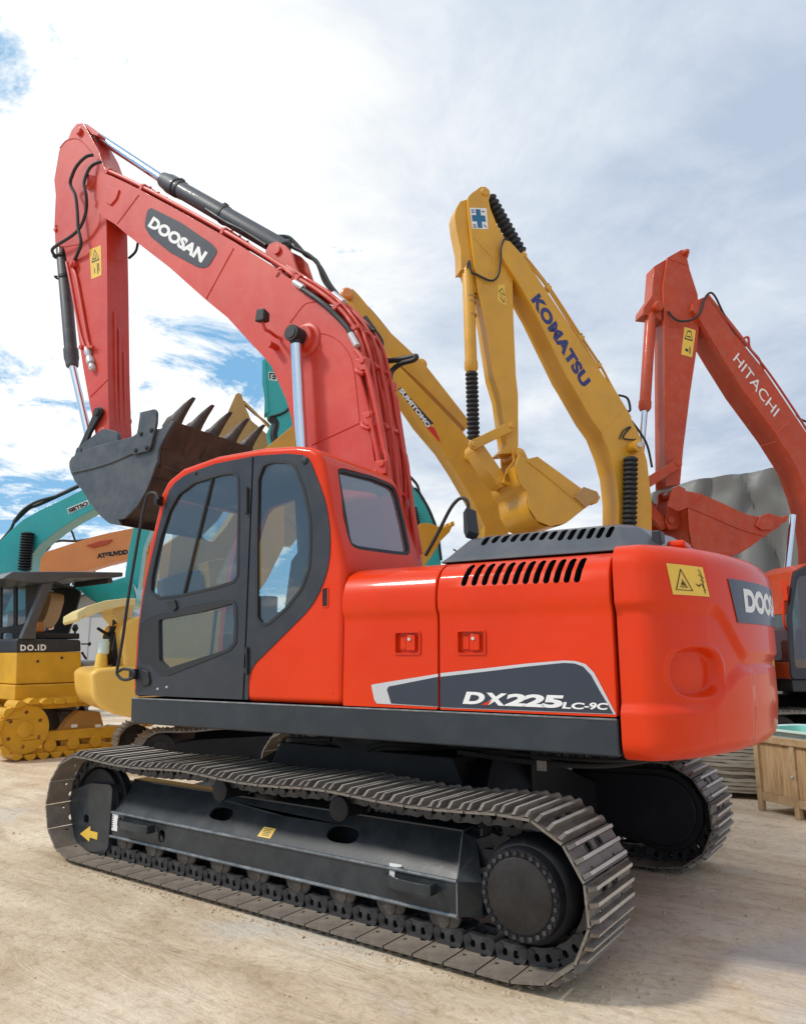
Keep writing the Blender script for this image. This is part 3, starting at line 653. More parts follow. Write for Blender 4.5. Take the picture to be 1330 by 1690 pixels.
# ---- counterweight
RR = 2.71
def cw_plan():
    p = [(2.100, W), (2.14, W), (2.18, W)]; th0 = math.asin(1.02/RR); e = (RR*cos(th0), -RR*sin(th0)); c = (2.345, W); s = (2.20, W)
    for i in range(1, 13): t = i/12; p.append((s[0]*(1-t)**2+2*c[0]*t*(1-t)+e[0]*t*t, s[1]*(1-t)**2+2*c[1]*t*(1-t)+e[1]*t*t))
    for i in range(1, 20): th = th0*(1-i/20); p.append((RR*cos(th), -RR*sin(th)))
    p.append((RR, 0)); return p+[(a, -b) for a, b in reversed(p[:-1])]
PL = cw_plan(); LL = [0]
for a, b in zip(PL, PL[1:]): LL.append(LL[-1]+math.dist(a, b))
def cw_at(s):
    s = max(0, min(LL[-1]-1e-6, s)); k = 0
    while LL[k+1] < s: k += 1
    t = (s-LL[k])/(LL[k+1]-LL[k]); a, b = PL[k], PL[k+1]; d = V((b[0]-a[0], b[1]-a[1])).normalized(); return V((a[0]+(b[0]-a[0])*t, a[1]+(b[1]-a[1])*t)), V((d.y, -d.x))
def sst(x, a, b): t = max(0, min(1, (x-a)/(b-a))); return t*t*(3-2*t)
HALF = LL[-1]/2
def cw_disp(s, z):
    q = min(s, LL[-1]-s); r = sst(q, .45, 1.15)
    zs = 1.86-.26*sst(q, .62, 1.0); d = -.030*(1-sst(z, zs-.05, zs+.02))
    d += -.014*sst(q, 1.0, 1.1)*(1-sst(z, 1.50, 1.535))
    zl = 1.315+.19*sst(q, .45, .95); d += .028*(1-sst(z, zl-.01, zl+.05))
    e = sqrt(((q-PKT[0])/.205)**2+((z-PKT[1])/.128)**2) if abs(q-PKT[0]) < .3 else 9
    ez = ((abs((q-PKT[0])/.215))**2.6+(abs((z-PKT[1])/.132))**2.6)**(1/2.6)
    d += -.058*(1-sst(ez, .80, .98)); d += .006*math.exp(-((ez-1.06)/.06)**2)
    return d
def cw_hit(px, py):                          # photo point -> (s, z) on the counterweight's skin
    best = None; n = 400
    for i in range(n):
        s = HALF*1.02*i/n; p, nn = cw_at(s); a = MF.proj(p.x, p.y, 1.5); b = MF.proj(p.x, p.y, 1.9)
        t = (py-a[1])/(b[1]-a[1]); x = a[0]+(b[0]-a[0])*t
        if best is None or abs(x-px) < best[0]: best = (abs(x-px), s, 1.5+.4*t)
    return best[1], best[2]
PKT = cw_hit(1161, 1110)
def cw_pt(s, z, off=0):
    p, n = cw_at(s); d = cw_disp(s, z)+off
    top, bot = CWT, CWB
    ra = .13; rb = .10
    if z > top-ra: t = (z-(top-ra))/ra; d -= ra*(1-sqrt(max(0, 1-t*t)))
    if z < bot+rb: t = ((bot+rb)-z)/rb; d -= rb*(1-sqrt(max(0, 1-t*t)))
    if z < 1.32: d -= .10*(1.32-z)*sst(min(s, LL[-1]-s), .2, .8)
    return V((p.x+n.x*d, p.y+n.y*d, z))
CWT, CWB = 2.185, 1.075
ns = 300; zs_ = []
for i in range(9): zs_.append(CWB+.10*(1-cos(pi/2*i/8)) if i < 8 else CWB+.10)
zz = CWB+.10
while zz < CWT-.13-.008: zz += .0085; zs_.append(zz)
for i in range(1, 11): zs_.append(CWT-.13+.13*sin(pi/2*i/10))
rows = [[cw_pt(LL[-1]*j/ns, z) for j in range(ns+1)] for z in zs_]
g = G(); g.grid(rows); nrow = len(rows); n1 = ns+1
g.f.append(tuple(range((nrow-1)*n1, nrow*n1))); g.m.append(0); g.f.append(tuple(reversed(range(n1)))); g.m.append(0)
g.f.append(tuple([k*n1 for k in range(nrow)]+[k*n1+ns for k in reversed(range(nrow))])); g.m.append(0)
g.build('counterweight', 'orange', ex, ang=42, rz=SW)
def on_cw(q, off=.004):                      # bilinear patch of the counterweight skin between four photo points
    c = [cw_hit(*p) for p in q]              # bl, br, tr, tl
    def f(x, y):
        s = (c[0][0]*(1-x)+c[1][0]*x)*(1-y)+(c[3][0]*(1-x)+c[2][0]*x)*y; z = (c[0][1]*(1-x)+c[1][1]*x)*(1-y)+(c[3][1]*(1-x)+c[2][1]*x)*y
        return cw_pt(s, z, off)
    return f
def patch(q, off, mat, nm, nx=24, ny=14, shape=None):
    f = on_cw(q, off); g = G(); g.grid([[f(*(shape(i/nx, j/ny) if shape else (i/nx, j/ny))) for i in range(nx+1)] for j in range(ny+1)]); return g.build(nm, mat, ex, rz=SW, recalc=False)
yq = [(1109, 981), (1170, 985), (1158, 935), (1098, 928)]
patch(yq, .003, 'label', 'warning_label')
def strokes(f, lines, wd, mat, parent, nm='label_print', rz=0):
    g = G()
    for ln in lines:
        for a, b in zip(ln, ln[1:]):
            A, B = V(a), V(b); d = (B-A).normalized(); p = V((-d.y, d.x))*wd/2; A = A-d*wd*.4; B = B+d*wd*.4
            k = 4; up = []; dn = []
            for i in range(k+1): q = A+(B-A)*i/k; up.append(f(*(q+p))); dn.append(f(*(q-p)))
            g.grid([dn, up])
    return g.build(nm, mat, parent, rz=rz, recalc=False)
TRI = [[(.10, .16), (.32, .84), (.52, .16), (.10, .16)], [(.22, .26), (.40, .26)], [(.26, .38), (.36, .32)], [(.31, .5), (.31, .3)], [(.25, .30), (.30, .42)], [(.38, .26), (.34, .42)]]
FIG = [[(.88, .1), (.88, .75), (.84, .9)], [(.80, .72), (.94, .62)], [(.83, .55), (.93, .5)], [(.66, .40), (.74, .32), (.82, .42)], [(.68, .36), (.78, .36)], [(.84, .4), (.9, .2)]]
strokes(on_cw(yq, .0055), TRI+FIG, .022, 'ink', ex, rz=SW)
lq = [(1215, 1028), (1275, 1033), (1270, 970), (1199, 955)]
ft = on_cw([(1228, 1011), (1500, 1040), (1490, 985), (1221, 970)], .008)
s0, z0 = cw_hit(1228, 1011); s1, z1 = cw_hit(1221, 970)
def cwtext(x, y): return cw_pt(s0+x*1.02+(s1-s0)*y*.3, z0+(z1-z0)*y, .007)
vs, fs = text2('DOOSAN', 1, 1, bold=.06)
g = G(); g.add([cwtext(x, y) for x, y in vs], fs); g.build('lettering', 'white', ex, rz=SW, recalc=False)
# continue the plate round the back
g = G(); sA, zA = cw_hit(1250, 1031); z_lo = cw_hit(1228, 1029)[1]; z_hi = cw_hit(1225, 958)[1]
sB = s0-.06
sT, sL = cw_hit(1199, 955)[0], cw_hit(1216, 1029)[0]
g.grid([[cw_pt((sL+(sT-sL)*y/8)+(s0+1.10-sL)*i/40, z_lo+(z_hi-z_lo)*y/8, .0052) for i in range(41)] for y in range(9)]); g.build('logo_plate', 'stripe', ex, rz=SW, recalc=False)

# ---- mirror / grab loop on the hood
g = G(); g.tube(MF.P([(702, 917), (720, 885), (740, 845), (752, 828), (762, 822), (771, 828), (773, 845), (774, 880)], -1.0), .012, 8, 5); g.build('mirror_stay', 'rubber', ex, rz=SW)
mp = MF.T([(769, 848), (775, 838), (780, 878), (774, 890), (770, 880)], -1.0); G().prism(mp, -1.05, -.9).build('mirror', 'rubber', ex, bevel=.008, rz=SW)
g = G(); a = MF.p3(755, 911, -1.0); g.tube([a, a+V((-.03, 0, .02))], .006, 6, smooth=False); g.build('clip', 'rubber', ex, rz=SW)

# ================================================================== main boom, stick and bucket
def z1(p): return [(60+x/3.1667, 180+y/3.1667) for x, y in p]
def z2(p): return [(60+x/3.1667, 560+y/3.1667) for x, y in p]
def z3(p): return [(400+x/3.1667, 360+y/3.1667) for x, y in p]
VB = -.26; VS = -.155
top_px = z1([(258, 372), (275, 338), (300, 325), (345, 332), (400, 352), (540, 420), (800, 560), (1045, 700), (1330, 880)])+z3([(170, 262), (270, 330), (380, 400), (470, 475), (540, 560), (585, 650), (612, 760), (650, 1000), (690, 1267)])
bot_px = z1([(250, 395), (268, 440), (300, 500), (345, 560), (410, 600), (480, 660), (700, 830), (890, 1000), (1000, 1090), (1095, 1195)])+z3([(55, 665), (100, 712), (150, 770), (190, 860), (230, 950), (255, 1040), (272, 1120), (282, 1200)])
bt = MF.T(top_px, VB); bb = MF.T(bot_px, VB)
boom_poly = bt+[(.06, 2.45), (.12, 1.9), (.06, 1.62), (-.16, 1.62), (-.34, 1.9), (-.62, 2.6)]+list(reversed(bb))
bo = G().prism(boom_poly, VB, .15).build('boom', 'red', ex, bevel=.008, rz=SW)
# fork bosses, weld seams, joint plates on the side of the boom
for a, b in ((z1([(538, 448), (425, 600)])), (z1([(1032, 728), (888, 992)])), (z3([(612, 1070), (362, 1185)]))):
    A, B = MF.p3(*a, VB), MF.p3(*b, VB); G().tube([A, B], .008, 6, smooth=False).build('weld_seam', 'red', bo)
G().tube(MF.P(z3([(250, 548), (300, 480), (335, 445), (385, 438)]), VB), .006, 6).build('weld_seam', 'red', bo); g = G(); g.tube(MF.P(z3([(330, 600), (400, 600), (470, 620), (530, 670), (570, 740), (590, 850), (612, 1060)]), VB), .006, 6)
g.build('weld_seam', 'red', bo)
c = MF.p3(505, 562, VB); g = G()
for s in (-1, 1):
    b0_ = -.26 if s < 0 else .15; g = G(); g.rings((c.x, b0_, c.z), (c.x, s*.34, c.z), [(0, .17), (.15, .165), (.3, .13), (1, .115)], 32); g.build('boom_boss', 'red', ex, bevel=.006, rz=SW)
a = MF.tr(150, 301, VB); g = G()
for s, b0_, b1_ in ((-1, -.26, -.32), (1, .15, .21)): g = G(); g.rings((a[0], b0_, a[1]), (a[0], b1_, a[1]), [(0, .10), (.3, .085), (1, .075)], 24); g.build('boom_tip_pin', 'red', ex, bevel=.005, rz=SW)
g = G(); pz = MF.T(z1([(365, 400), (440, 425), (425, 470), (395, 505), (370, 490), (385, 440)]), VB); g.prism(pz, VB-.02, VB+.01); g.build('boom_bracket', 'red', ex, bevel=.004, rz=SW)
# cylinder ears on the crown of the boom
ear = MF.T(z1([(1195, 745), (1215, 705), (1255, 690), (1300, 712), (1330, 745)])+z3([(290, 285), (400, 400), (330, 380), (220, 300), (150, 240)]), -.14)
for s in (-1, 1):
    y0, y1 = sorted((s*.14, s*.10)); G().prism(ear, y0, y1).build('cylinder_ear', 'red', ex, bevel=.008, rz=SW)
g = G(); e = MF.tr(*z1([(1262, 740)])[0], -.14); g.cyl((e[0], -.165, e[1]), (e[0], .165, e[1]), .045, n=20); g.build('ear_pin', 'red', ex, bevel=.004, rz=SW)
# stick
sp = z1([(165, 160), (185, 110), (212, 76), (240, 72), (258, 90), (290, 150), (325, 215), (355, 300), (400, 350), (390, 440), (368, 575)])+z1([(372, 900), (374, 1330)])+z2([(375, 200), (380, 400), (386, 555)])+z2([(318, 555), (300, 440), (280, 345), (245, 150), (222, 0)])+z1([(170, 850), (146, 720), (100, 712), (95, 600), (102, 450), (94, 370), (120, 215), (150, 172)])
st_ = MF.T(sp, VS)
stick = G().prism(st_, VS, -VS).build('stick', 'red', ex, bevel=.008, rz=SW)
g = G(); nz_ = MF.p3(*z1([(232, 122)])[0], VS); g.rings((nz_.x, -.20, nz_.z), (nz_.x, .20, nz_.z), [(0, .04), (.02, .05), (.98, .05), (1, .04)], 20); g.build('stick_top_pin', 'red', stick, bevel=.003)
g = G(); fl = MF.T(z1([(258, 88), (262, 75), (325, 128), (322, 140), (290, 130)]), VS); g.prism(fl, VS, -VS); g.build('stick_cap', 'red', stick, bevel=.004)
for q in (z1([(125, 205), (160, 165), (215, 155), (260, 190), (300, 240)]), z1([(150, 720), (240, 700), (300, 660), (330, 600), (330, 540), (300, 470)]), z2([(285, 300), (380, 205)])):
    G().tube(MF.P(q, VS), .008, 6).build('weld_seam', 'red', stick)
# ribs on the inner (machine side) face of the stick
def sx_at(py, v=VS): return MF.tr(178, py, v)
for v0, v1, t0, t1 in ((-.07, -.045, 500, 722), (-.01, .015, 525, 722), (.06, .085, 560, 722)):
    a, b = sx_at(t0), sx_at(t1); g = G(); g.add([V((a[0]-.03, v0, a[1])), V((a[0]-.03, v1, a[1])), V((a[0]+.03, v1, a[1]-.1)), V((a[0]+.03, v0, a[1]-.1)), V((b[0]+.03, v0, b[1])), V((b[0]+.03, v1, b[1])), V((b[0]-.03, v0, b[1])), V((b[0]-.03, v1, b[1]))], [(0, 1, 2, 3), (3, 2, 5, 4), (0, 3, 4, 6), (1, 7, 5, 2)]); g.build('stick_rib', 'red', stick)
def plab(F, q, v, parent, rz=0, th=.003):
    p = F.T(q, v); G().prism(rnd(p, .01, 2), v-th, v).build('warning_label', 'label', parent, rz=rz)
    f = planar(F, q[0], q[1], q[3], v-th-.0015)     # q: bl, br, tr, tl
    return f
f = plab(MF, z1([(290, 890), (343, 868), (340, 712), (280, 735)]), VS, stick)
strokes(f, [[(.15, .55), (.5, .92), (.85, .55), (.15, .55)], [(.3, .63), (.6, .63), (.5, .75)]], .04, 'ink', stick); strokes(f, [[(.65, .12), (.65, .42)], [(.78, .2), (.78, .4)], [(.35, .18), (.35, .3)]], .07, 'ink', stick)
# bucket cylinder on the stick, stick cylinder over the boom, lift cylinders
def cylinder(F, a, b, c, d, v, rb, rr, mb, parent, rz, collar=None, name='cylinder'):
    # a-b barrel, c-d rod (photo points on plane v)
    A, B, C, D_ = (F.p3(*q, v) for q in (a, b, c, d)); g = G(); L_ = (B-A).length
    g.rings(A, B, [(0, rb*.85), (.02, rb), (.86, rb), (.862, rb*1.16), (.93, rb*1.16), (.95, rb*1.05), (.99, rb*.95), (1, rb*.7)], 28); cy = g.build(name, mb, parent, rz=rz)
    G().cyl(B-(B-A)*.02, D_, rr, n=20).build('rod', 'chrome', cy)
    return cy
bc = cylinder(MF, (103, 408), (120, 606), (122, 600), (146, 716), 0, .078, .045, 'bucket', ex, SW, name='bucket_cylinder')
for t in (425, 459):
    g = G(); a = MF.p3(104+(t-408)*.085, t, 0); g.rings(a+V((-.005, 0, .02)), a+V((.005, 0, -.02)), [(0, .085), (1, .085)], 24)
    g.tube([a+V((-.05, -.08, 0)), a+V((-.09, -.09, .01)), a+V((-.10, -.05, 0)), a+V((-.07, 0, 0))], .012, 8); g.build('pipe_clamp', 'rubber', bc)
sc_ = cylinder(MF, (470, 412), (270, 297), (275, 300), (142, 212), 0, .098, .060, 'bucket', ex, SW, name='stick_cylinder')
for q in ((372, 356), (300, 314)):
    g = G(); a = MF.p3(*q, 0); d = (MF.p3(270, 297, 0)-MF.p3(470, 412, 0)).normalized(); g.rings(a-d*.02, a+d*.02, [(0, .106), (1, .106)], 24); g.box(a.x-.02, a.x+.02, -.03, .03, a.z+.09, a.z+.14); g.build('cylinder_band', 'rubber', sc_)
G().tube([MF.p3(*q, -.09) for q in ((440, 405), (400, 380), (372, 366), (340, 345))], .018, 8).build('oil_line', 'rubber', sc_)
for s in (-1, 1):
    v = s*.40; H = MF.p3(*((488, 553)), -.40); Bt = MF.p3(498, 735, -.40); H.y = v; Bt.y = v; dd = (Bt-H).normalized(); Bt2 = H+dd*2.2
    g = G(); g.cyl((H.x, v-.07, H.z), (H.x, v+.07, H.z), .078, n=28); g.cyl((H.x, v-.078, H.z), (H.x, v-.068, H.z), .055, n=24); g.cyl(H, H+dd*.13, .058, .05, 20)
    lc = g.build('lift_cylinder', 'rubber', ex, bevel=.005, rz=SW)
    G().cyl(H+dd*.1, Bt2, .052, n=24).build('rod', 'chrome', lc)
    G().cyl(H+dd*1.45, H+dd*2.6, .085, n=24).build('barrel', 'bucket', lc)
    g = G(); g.cyl((H.x, s*.25, H.z), (H.x, s*.34, H.z), .05, n=20); g.build('pin', 'red', lc)
# work lamp on the boom
a = MF.p3(434, 522, -.50); g = G(); g.loft([[a+V((-.055+.01*t, -.05+.08*t, dz)) for dz in ()] or [a+V(q) for q in ((-.06, -.05, -.06), (.055, -.05, -.07), (.06, -.05, .05), (-.04, -.05, .07))], [a+V(q) for q in ((-.045, .05, -.05), (.045, .05, -.05), (.045, .05, .04), (-.035, .05, .05))]])
wl = g.build('work_lamp', 'rubber', ex, bevel=.015, seg=3, rz=SW)
g = G(); b = MF.p3(447, 556, -.32); g.tube([a+V((.0, 0, -.06)), a+V((.01, .03, -.12)), MF.p3(446, 548, -.40), b+V((.05, .02, 0)), b+V((.1, .08, -.02))], .016, 8); g.cyl(b+V((.02, -.05, -.09)), b+V((.02, .05, -.09)), .032, n=14); g.build('lamp_bracket', 'red', wl)
# hydraulic pipes along the crown of the boom
def along(base, d0, v, r, mat, name, parent, i0=2, i1=None, wob=.0, seed=0):
    rs = random.Random(seed); p = offs(base[i0:i1], d0); pts = [V((a, v+rs.uniform(-wob, wob), b)) for a, b in p]; return G().tube(pts, r, 8, 4).build(name, mat, parent, rz=SW)
dns = []
for a, b in zip(bt, bt[1:]):
    for k in range(3): dns.append((a[0]+(b[0]-a[0])*k/3, a[1]+(b[1]-a[1])*k/3))
dns.append(bt[-1]); dns = [(p.x, p.z) for p in crom([V((a, 0, b)) for a, b in bt[2:]+[(bt[-1][0]+.03, 2.5)]], 3)]
for k, (d, v, r) in enumerate(((.045, -.235, .021), (.05, -.18, .019), (.04, -.12, .019), (.05, -.06, .019), (.04, .0, .019), (.05, .06, .019), (.035, .12, .019), (.085, -.20, .016), (.09, -.05, .017), (.085, .09, .017))):
    cutn = 12 if k < 7 else 22
    along(dns, d, v, r, 'red', 'hydraulic_pipe', ex, 3 if k < 3 else cutn if k >= 7 else 6, None, .006, k)
g = G()
def at_frac(t): i = min(len(dns)-2, int(t*(len(dns)-1))); return dns[i], V((dns[i+1][0]-dns[i][0], dns[i+1][1]-dns[i][1])).normalized()
for t in (.10, .20, .30, .42, .52, .63, .72, .82, .90, .96):
    (u, z), d = at_frac(t); nx_, nz2 = -d.y, d.x; M4 = Matrix(((d.x, 0, nx_, u), (0, 1, 0, 0), (d.y, 0, nz2, z), (0, 0, 0, 1)))
    cl = G(); cl.box(-.025, .025, -.26, .15, .0, .072, 0, M4); cl.box(-.018, .018, -.24, .13, .07, .088, 0, M4)
    for v in (-.15, -.03, .09): cl.cyl(M4 @ V((0, v, .08)), M4 @ V((0, v, .102)), .014, n=8)
    cl.build('pipe_clamp', 'red', ex, bevel=.005, rz=SW)
# side runs of pipe down the back of the boom
for k, (pxs, v, r) in enumerate(((z3([(590, 690), (640, 760), (690, 950), (740, 1200), (760, 1290)]), -.29, .024), (z3([(600, 800), (655, 1000), (700, 1200), (715, 1290)]), -.31, .024), (z3([(760, 870), (790, 1050), (830, 1200), (860, 1290)]), .1, .022), (z3([(730, 900), (760, 1050), (790, 1200), (800, 1290)]), -.05, .024))):
    P_ = MF.P(pxs, v); e = P_[-1]+(P_[-1]-P_[-2])*6 if (P_[-1]-P_[-2]).z < 0 else P_[-1]
    e = V((P_[-1].x+.10, v, 2.4)); G().tube(P_+[e], r, 8, 4).build('hydraulic_pipe', 'red', ex, rz=SW)
g = G()
for q, v in (((596, 600), -.30), ((606, 690), -.31), ((628, 770), -.32)):
    a = MF.p3(*q, v); g = G(); g.box(a.x-.05, a.x+.06, v-.015, v+.06, a.z-.07, a.z+.05); g.cyl(a+V((.02, -.03, .02)), a+V((.02, .03, .02)), .03, n=12); g.tube([a+V((-.05, 0, -.03)), a+V((-.02, -.03, -.08)), a+V((.04, -.02, -.11))], .022, 8); g.build('pipe_elbow', 'red', ex, bevel=.01, rz=SW)
# tall thin hand line at the right of the boom
g = G(); g.tube(MF.P([(638, 634), (652, 655), (660, 700), (672, 780), (684, 860), (694, 914)], .15), .021, 8); g.build('hydraulic_pipe', 'red', ex, rz=SW)
g = G(); a = MF.p3(640, 636, .15); g.box(a.x-.10, a.x+.06, .05, .22, a.z-.05, a.z+.03); g.cyl(a+V((-.02, -.08, 0)), a+V((-.02, .1, 0)), .035, n=10); g.build('pipe_bracket', 'red', ex, bevel=.01, rz=SW)
# hoses
def hose(px, v, r, parent=ex, F=MF, rz=SW, mat='rubber', nm='hose'):
    vs_ = v if isinstance(v, (list, tuple)) else [v]*len(px); return G().tube([F.p3(*q, w_) for q, w_ in zip(px, vs_)], r, 8, 6).build(nm, mat, parent, rz=rz)
hose(z1([(300, 240), (260, 250), (215, 295), (188, 350), (180, 395), (205, 450), (215, 530), (220, 620), (235, 700), (215, 760), (200, 790)]), [-.2, -.26, -.29, -.28, -.25, -.24, -.24, -.25, -.24, -.20, -.17], .021)
hose(z1([(340, 275), (300, 290), (270, 325), (250, 390), (262, 450), (262, 530), (235, 610), (190, 660), (120, 705), (85, 735), (100, 765), (130, 760)]), [-.27, -.3, -.33, -.36, -.35, -.28, -.25, -.24, -.24, -.2, -.15, -.1], .020)
hose(z1([(532, 700), (520, 745), (485, 780)]), .12, .016)
hose(z3([(100, 108), (160, 100), (230, 98), (270, 125), (330, 190), (390, 230), (430, 330), (490, 400)]), [.0, .03, .06, .08, .08, .08, .1, .1], .022)
hose(z3([(150, 115), (200, 130), (240, 118), (262, 150), (350, 195), (410, 260), (460, 350), (520, 425)]), [.05]*8, .020)
hose(z3([(310, 368), (400, 430), (480, 500), (545, 570), (575, 625)]), -.285, .024)
for q in (((272, 335), (320, 365)), ((565, 605), (600, 670)), ((475, 395), (530, 440))):
    a, b = (MF.p3(*z3([w_])[0], -.285 if q[0][0] != 475 else -.1) for w_ in q); G().cyl(a, b, .030, n=12).build('hose_fitting', 'silver', ex, bevel=.004, rz=SW)
hose(z3([(640, 520), (690, 590), (725, 650), (715, 720), (760, 745), (840, 735), (905, 722), (895, 740), (830, 760), (780, 800), (770, 850)]), [.1, .12, .15, .18, .2, .2, .2, .2, .2, .2, .16], .026)
hose(z3([(560, 470), (620, 540), (690, 590)]), .05, .02)
a = MF.p3(571, 490, .2)
# hose fittings at the stick
hose(z1([(200, 790), (195, 830), (215, 900), (265, 1180), (280, 1240)]), -.175, .022, mat='red', nm='hydraulic_pipe')
hose(z1([(160, 800), (180, 900), (235, 1180), (285, 1310)]), -.165, .018, mat='red', nm='hydraulic_pipe')
g = G(); a = MF.p3(*z1([(198, 815)])[0], -.18); g.box(a.x-.05, a.x+.05, -.21, -.15, a.z-.03, a.z+.03); g.cyl(a+V((0, -.05, .0)), a+V((0, .02, 0)), .03, n=10); g.build('pipe_clamp', 'red', stick, bevel=.006)
g = G(); a, b = MF.p3(*z2([(265, 45)])[0], -.18), MF.p3(*z2([(298, 160)])[0], -.18); g.rings(a, b, [(0, .03), (.2, .045), (.4, .03), (.5, .05), (.7, .05), (.72, .03), (.9, .045), (1, .03)], 14); g.build('hose_fitting', 'silver', stick)
g = G(); a, b = MF.p3(*z2([(245, 45)])[0], -.19), MF.p3(*z2([(300, 40)])[0], -.19); g.cyl(a, b, .02, n=10); g.cyl(a, a+V((0, -.04, 0)), .03, n=10); g.build('pipe_clamp', 'red', stick)
for q in ((105, 632), (348, 485)):
    a = MF.p3(*z1([q])[0], VS); g = G(); g.cyl(a+V((0, -.02, 0)), a, .028, n=12); g.tube([a+V((.02*cos(t), -.01, .05+.02*sin(t))) for t in (0, 1.5, 3, 4.5)], .006, 6); g.build('grease_port', 'red', stick)
a = MF.p3(*z2([(348, 487)])[0], VS); g = G(); g.rings(a+V((0, .002, 0)), a+V((0, -.035, 0)), [(0, .06), (.5, .06), (.6, .045), (1, .045)], 20); g.build('bucket_pin', 'red', stick, bevel=.004)
# name plate on the boom
bp_ = rnd(MF.T(z1([(602, 516), (760, 595), (920, 705), (945, 735), (944, 755), (905, 820), (875, 833), (840, 825), (700, 750), (600, 668), (570, 620), (570, 590), (582, 530)]), VB), .03, 3)
G().prism(bp_, VB-.004, VB-.0008).build('logo_plate', 'slate', bo)
word('DOOSAN', z1([(582, 612)])[0], z1([(862, 805)])[0], z1([(614, 560)])[0], VB-.006, 'white', parent=bo, rz=0, bold=.052)
# ---- bucket
VK = -.56
side_px = z2([(172, 665), (172, 640), (186, 615), (225, 592), (330, 552), (430, 528), (500, 508), (548, 478), (600, 470), (650, 466), (700, 425), (720, 428), (690, 480), (655, 545), (640, 575), (632, 650), (600, 690), (570, 760), (520, 850), (455, 920), (430, 945), (445, 972), (380, 962), (335, 925), (290, 870), (240, 790), (200, 740), (180, 695)])
kp = MF.T(side_px, VK)
bk = G(); bk.prism(kp, VK, VK+.035)
bkt = bk.build('bucket', 'bucket', ex, bevel=.008, rz=SW)
G().prism(kp, -VK-.035, -VK).build('bucket_side', 'bucket', bkt, bevel=.006)
oi = [i for i, q in enumerate(side_px)]
n0 = 10; outer = kp[n0:]+kp[:2]               # lip round the outside back to the hinge
ctr = V((sum(q[0] for q in kp)/len(kp), sum(q[1] for q in kp)/len(kp)))
def shell_strip(line, t, v0, v1, mat, name, parent, rz=0):
    inn = [(V(q)+(ctr-V(q)).normalized()*t) for q in line]; inn = [(q.x, q.y) for q in inn]
    vs, fs = [], []; g = G()
    rows = [[V((u, v, z)) for u, z in line] for v in [v0+(v1-v0)*k/12 for k in range(13)]]; g.grid(rows)
    rows = [[V((u, v, z)) for u, z in inn] for v in (v0, v1)]; g.grid(rows)
    for i in (0, -1):
        a, b = line[i], inn[i]; g.add([V((a[0], v0, a[1])), V((a[0], v1, a[1])), V((b[0], v1, b[1])), V((b[0], v0, b[1]))], [(0, 1, 2, 3)])
    return g.build(name, mat, parent, rz=rz, ang=50)
smooth_out = [(p.x, p.z) for p in crom([V((a, 0, b)) for a, b in outer], 3)]
shell_strip(inset(outer, 0), .03, VK+.036, -VK-.036, 'rust', 'bucket_shell', bkt)
# wear edge along the side of the shell, side cutter, lip, straps
lipp = MF.T(z2([(632, 640), (600, 690), (570, 760), (520, 850), (455, 920), (430, 945), (470, 940), (540, 870), (585, 790), (608, 735), (640, 640)]), VK)
G().prism(lipp, VK-.02, VK+.0).build('wear_edge', 'bucket', bkt, bevel=.006)
cutp = rnd(MF.T(z2([(542, 480), (556, 385), (632, 367), (642, 385), (640, 440), (612, 560), (600, 585), (525, 605), (510, 600), (510, 580)]), VK), .02, 3)
g = G(); g.prism(cutp, VK-.03, VK-.001); sc2 = g.build('side_cutter', 'bucket', bkt, bevel=.006)
for q in ((549, 494), (603, 475), (578, 566), (521, 580)):
    a = MF.p3(*z2([q])[0], VK-.03); G().rings(a, a+V((0, -.015, 0)), [(0, .026), (.4, .026), (.5, .018), (1, .018)], 14).build('bolt', 'rubber', sc2)
g = G(); 
g.tube(MF.P(z2([(190, 697), (300, 672), (400, 640), (505, 595)]), VK-.004), .012, 6); g.build('edge_bead', 'bucket', bkt)
def u_at(i, t, v, off=0):
    a, b = V(outer[i]), V(outer[i+1]); q = a+(b-a)*t; o = (q-ctr).normalized()*off; return V((q.x+o.x, v, q.y+o.y))
for i, t, w_ in ((5, .2, .012), (6, .5, .012)):
    a, b = u_at(i, t, VK+.05, .005), u_at(i, t, -VK-.05, .005); G().tube([a, b], w_, 6, smooth=False).build('wear_strip', 'rust', bkt)
L0 = V(outer[0]); L1 = V(outer[3])
for k in range(5):
    v = VK+.06+k*(2*abs(VK)-.12)/4
    tip = MF.tr(*z2([(800, 298)])[0], VK); base = MF.tr(*z2([(705, 410)])[0], VK); back = MF.tr(*z2([(770, 440)])[0], VK)
    tp = V((tip[0], tip[1])); c0 = L0
    d = (tp-c0).normalized(); nrm = V((-d.y, d.x)); ln = (tp-c0).length*1.02
    g = G(); secs = []
    for t, h_, w_ in ((-.35, .05, .055), (-.05, .062, .060), (.12, .055, .052), (.3, .045, .044), (.62, .028, .036), (.9, .012, .026), (1, .004, .020)):
        c_ = c0+d*ln*t+nrm*(.02 if t < 0 else 0)+nrm*.012*sin(pi*max(0, t))
        secs.append([V((c_.x+nrm.x*h_*s1, v+w_*s2, c_.y+nrm.y*h_*s1)) for s1, s2 in ((-1, -.7), (-1, .7), (-.4, 1), (.6, 1), (1, .6), (1, -.6), (.6, -1), (-.4, -1))])
    g.loft(secs); to = g.build('tooth', 'tooth', bkt, ang=50)
    g = G(); e = (V(outer[3])-L0).normalized(); m_ = V((e.y, -e.x)); m_ = m_ if m_.dot(L0-ctr) > 0 else -m_
    q0 = L0-d*.02; q1 = L0+e*.28
    g.loft([[V((q0.x+m_.x*a_, v+b_, q0.y+m_.y*a_)) for a_, b_ in ((-.02, -.05), (-.02, .05), (.05, .045), (.05, -.045))], [V((q1.x+m_.x*a_, v+b_, q1.y+m_.y*a_)) for a_, b_ in ((-.01, -.035), (-.01, .035), (.012, .03), (.012, -.03))]])
    g.build('adapter', 'rust', to, bevel=.006)
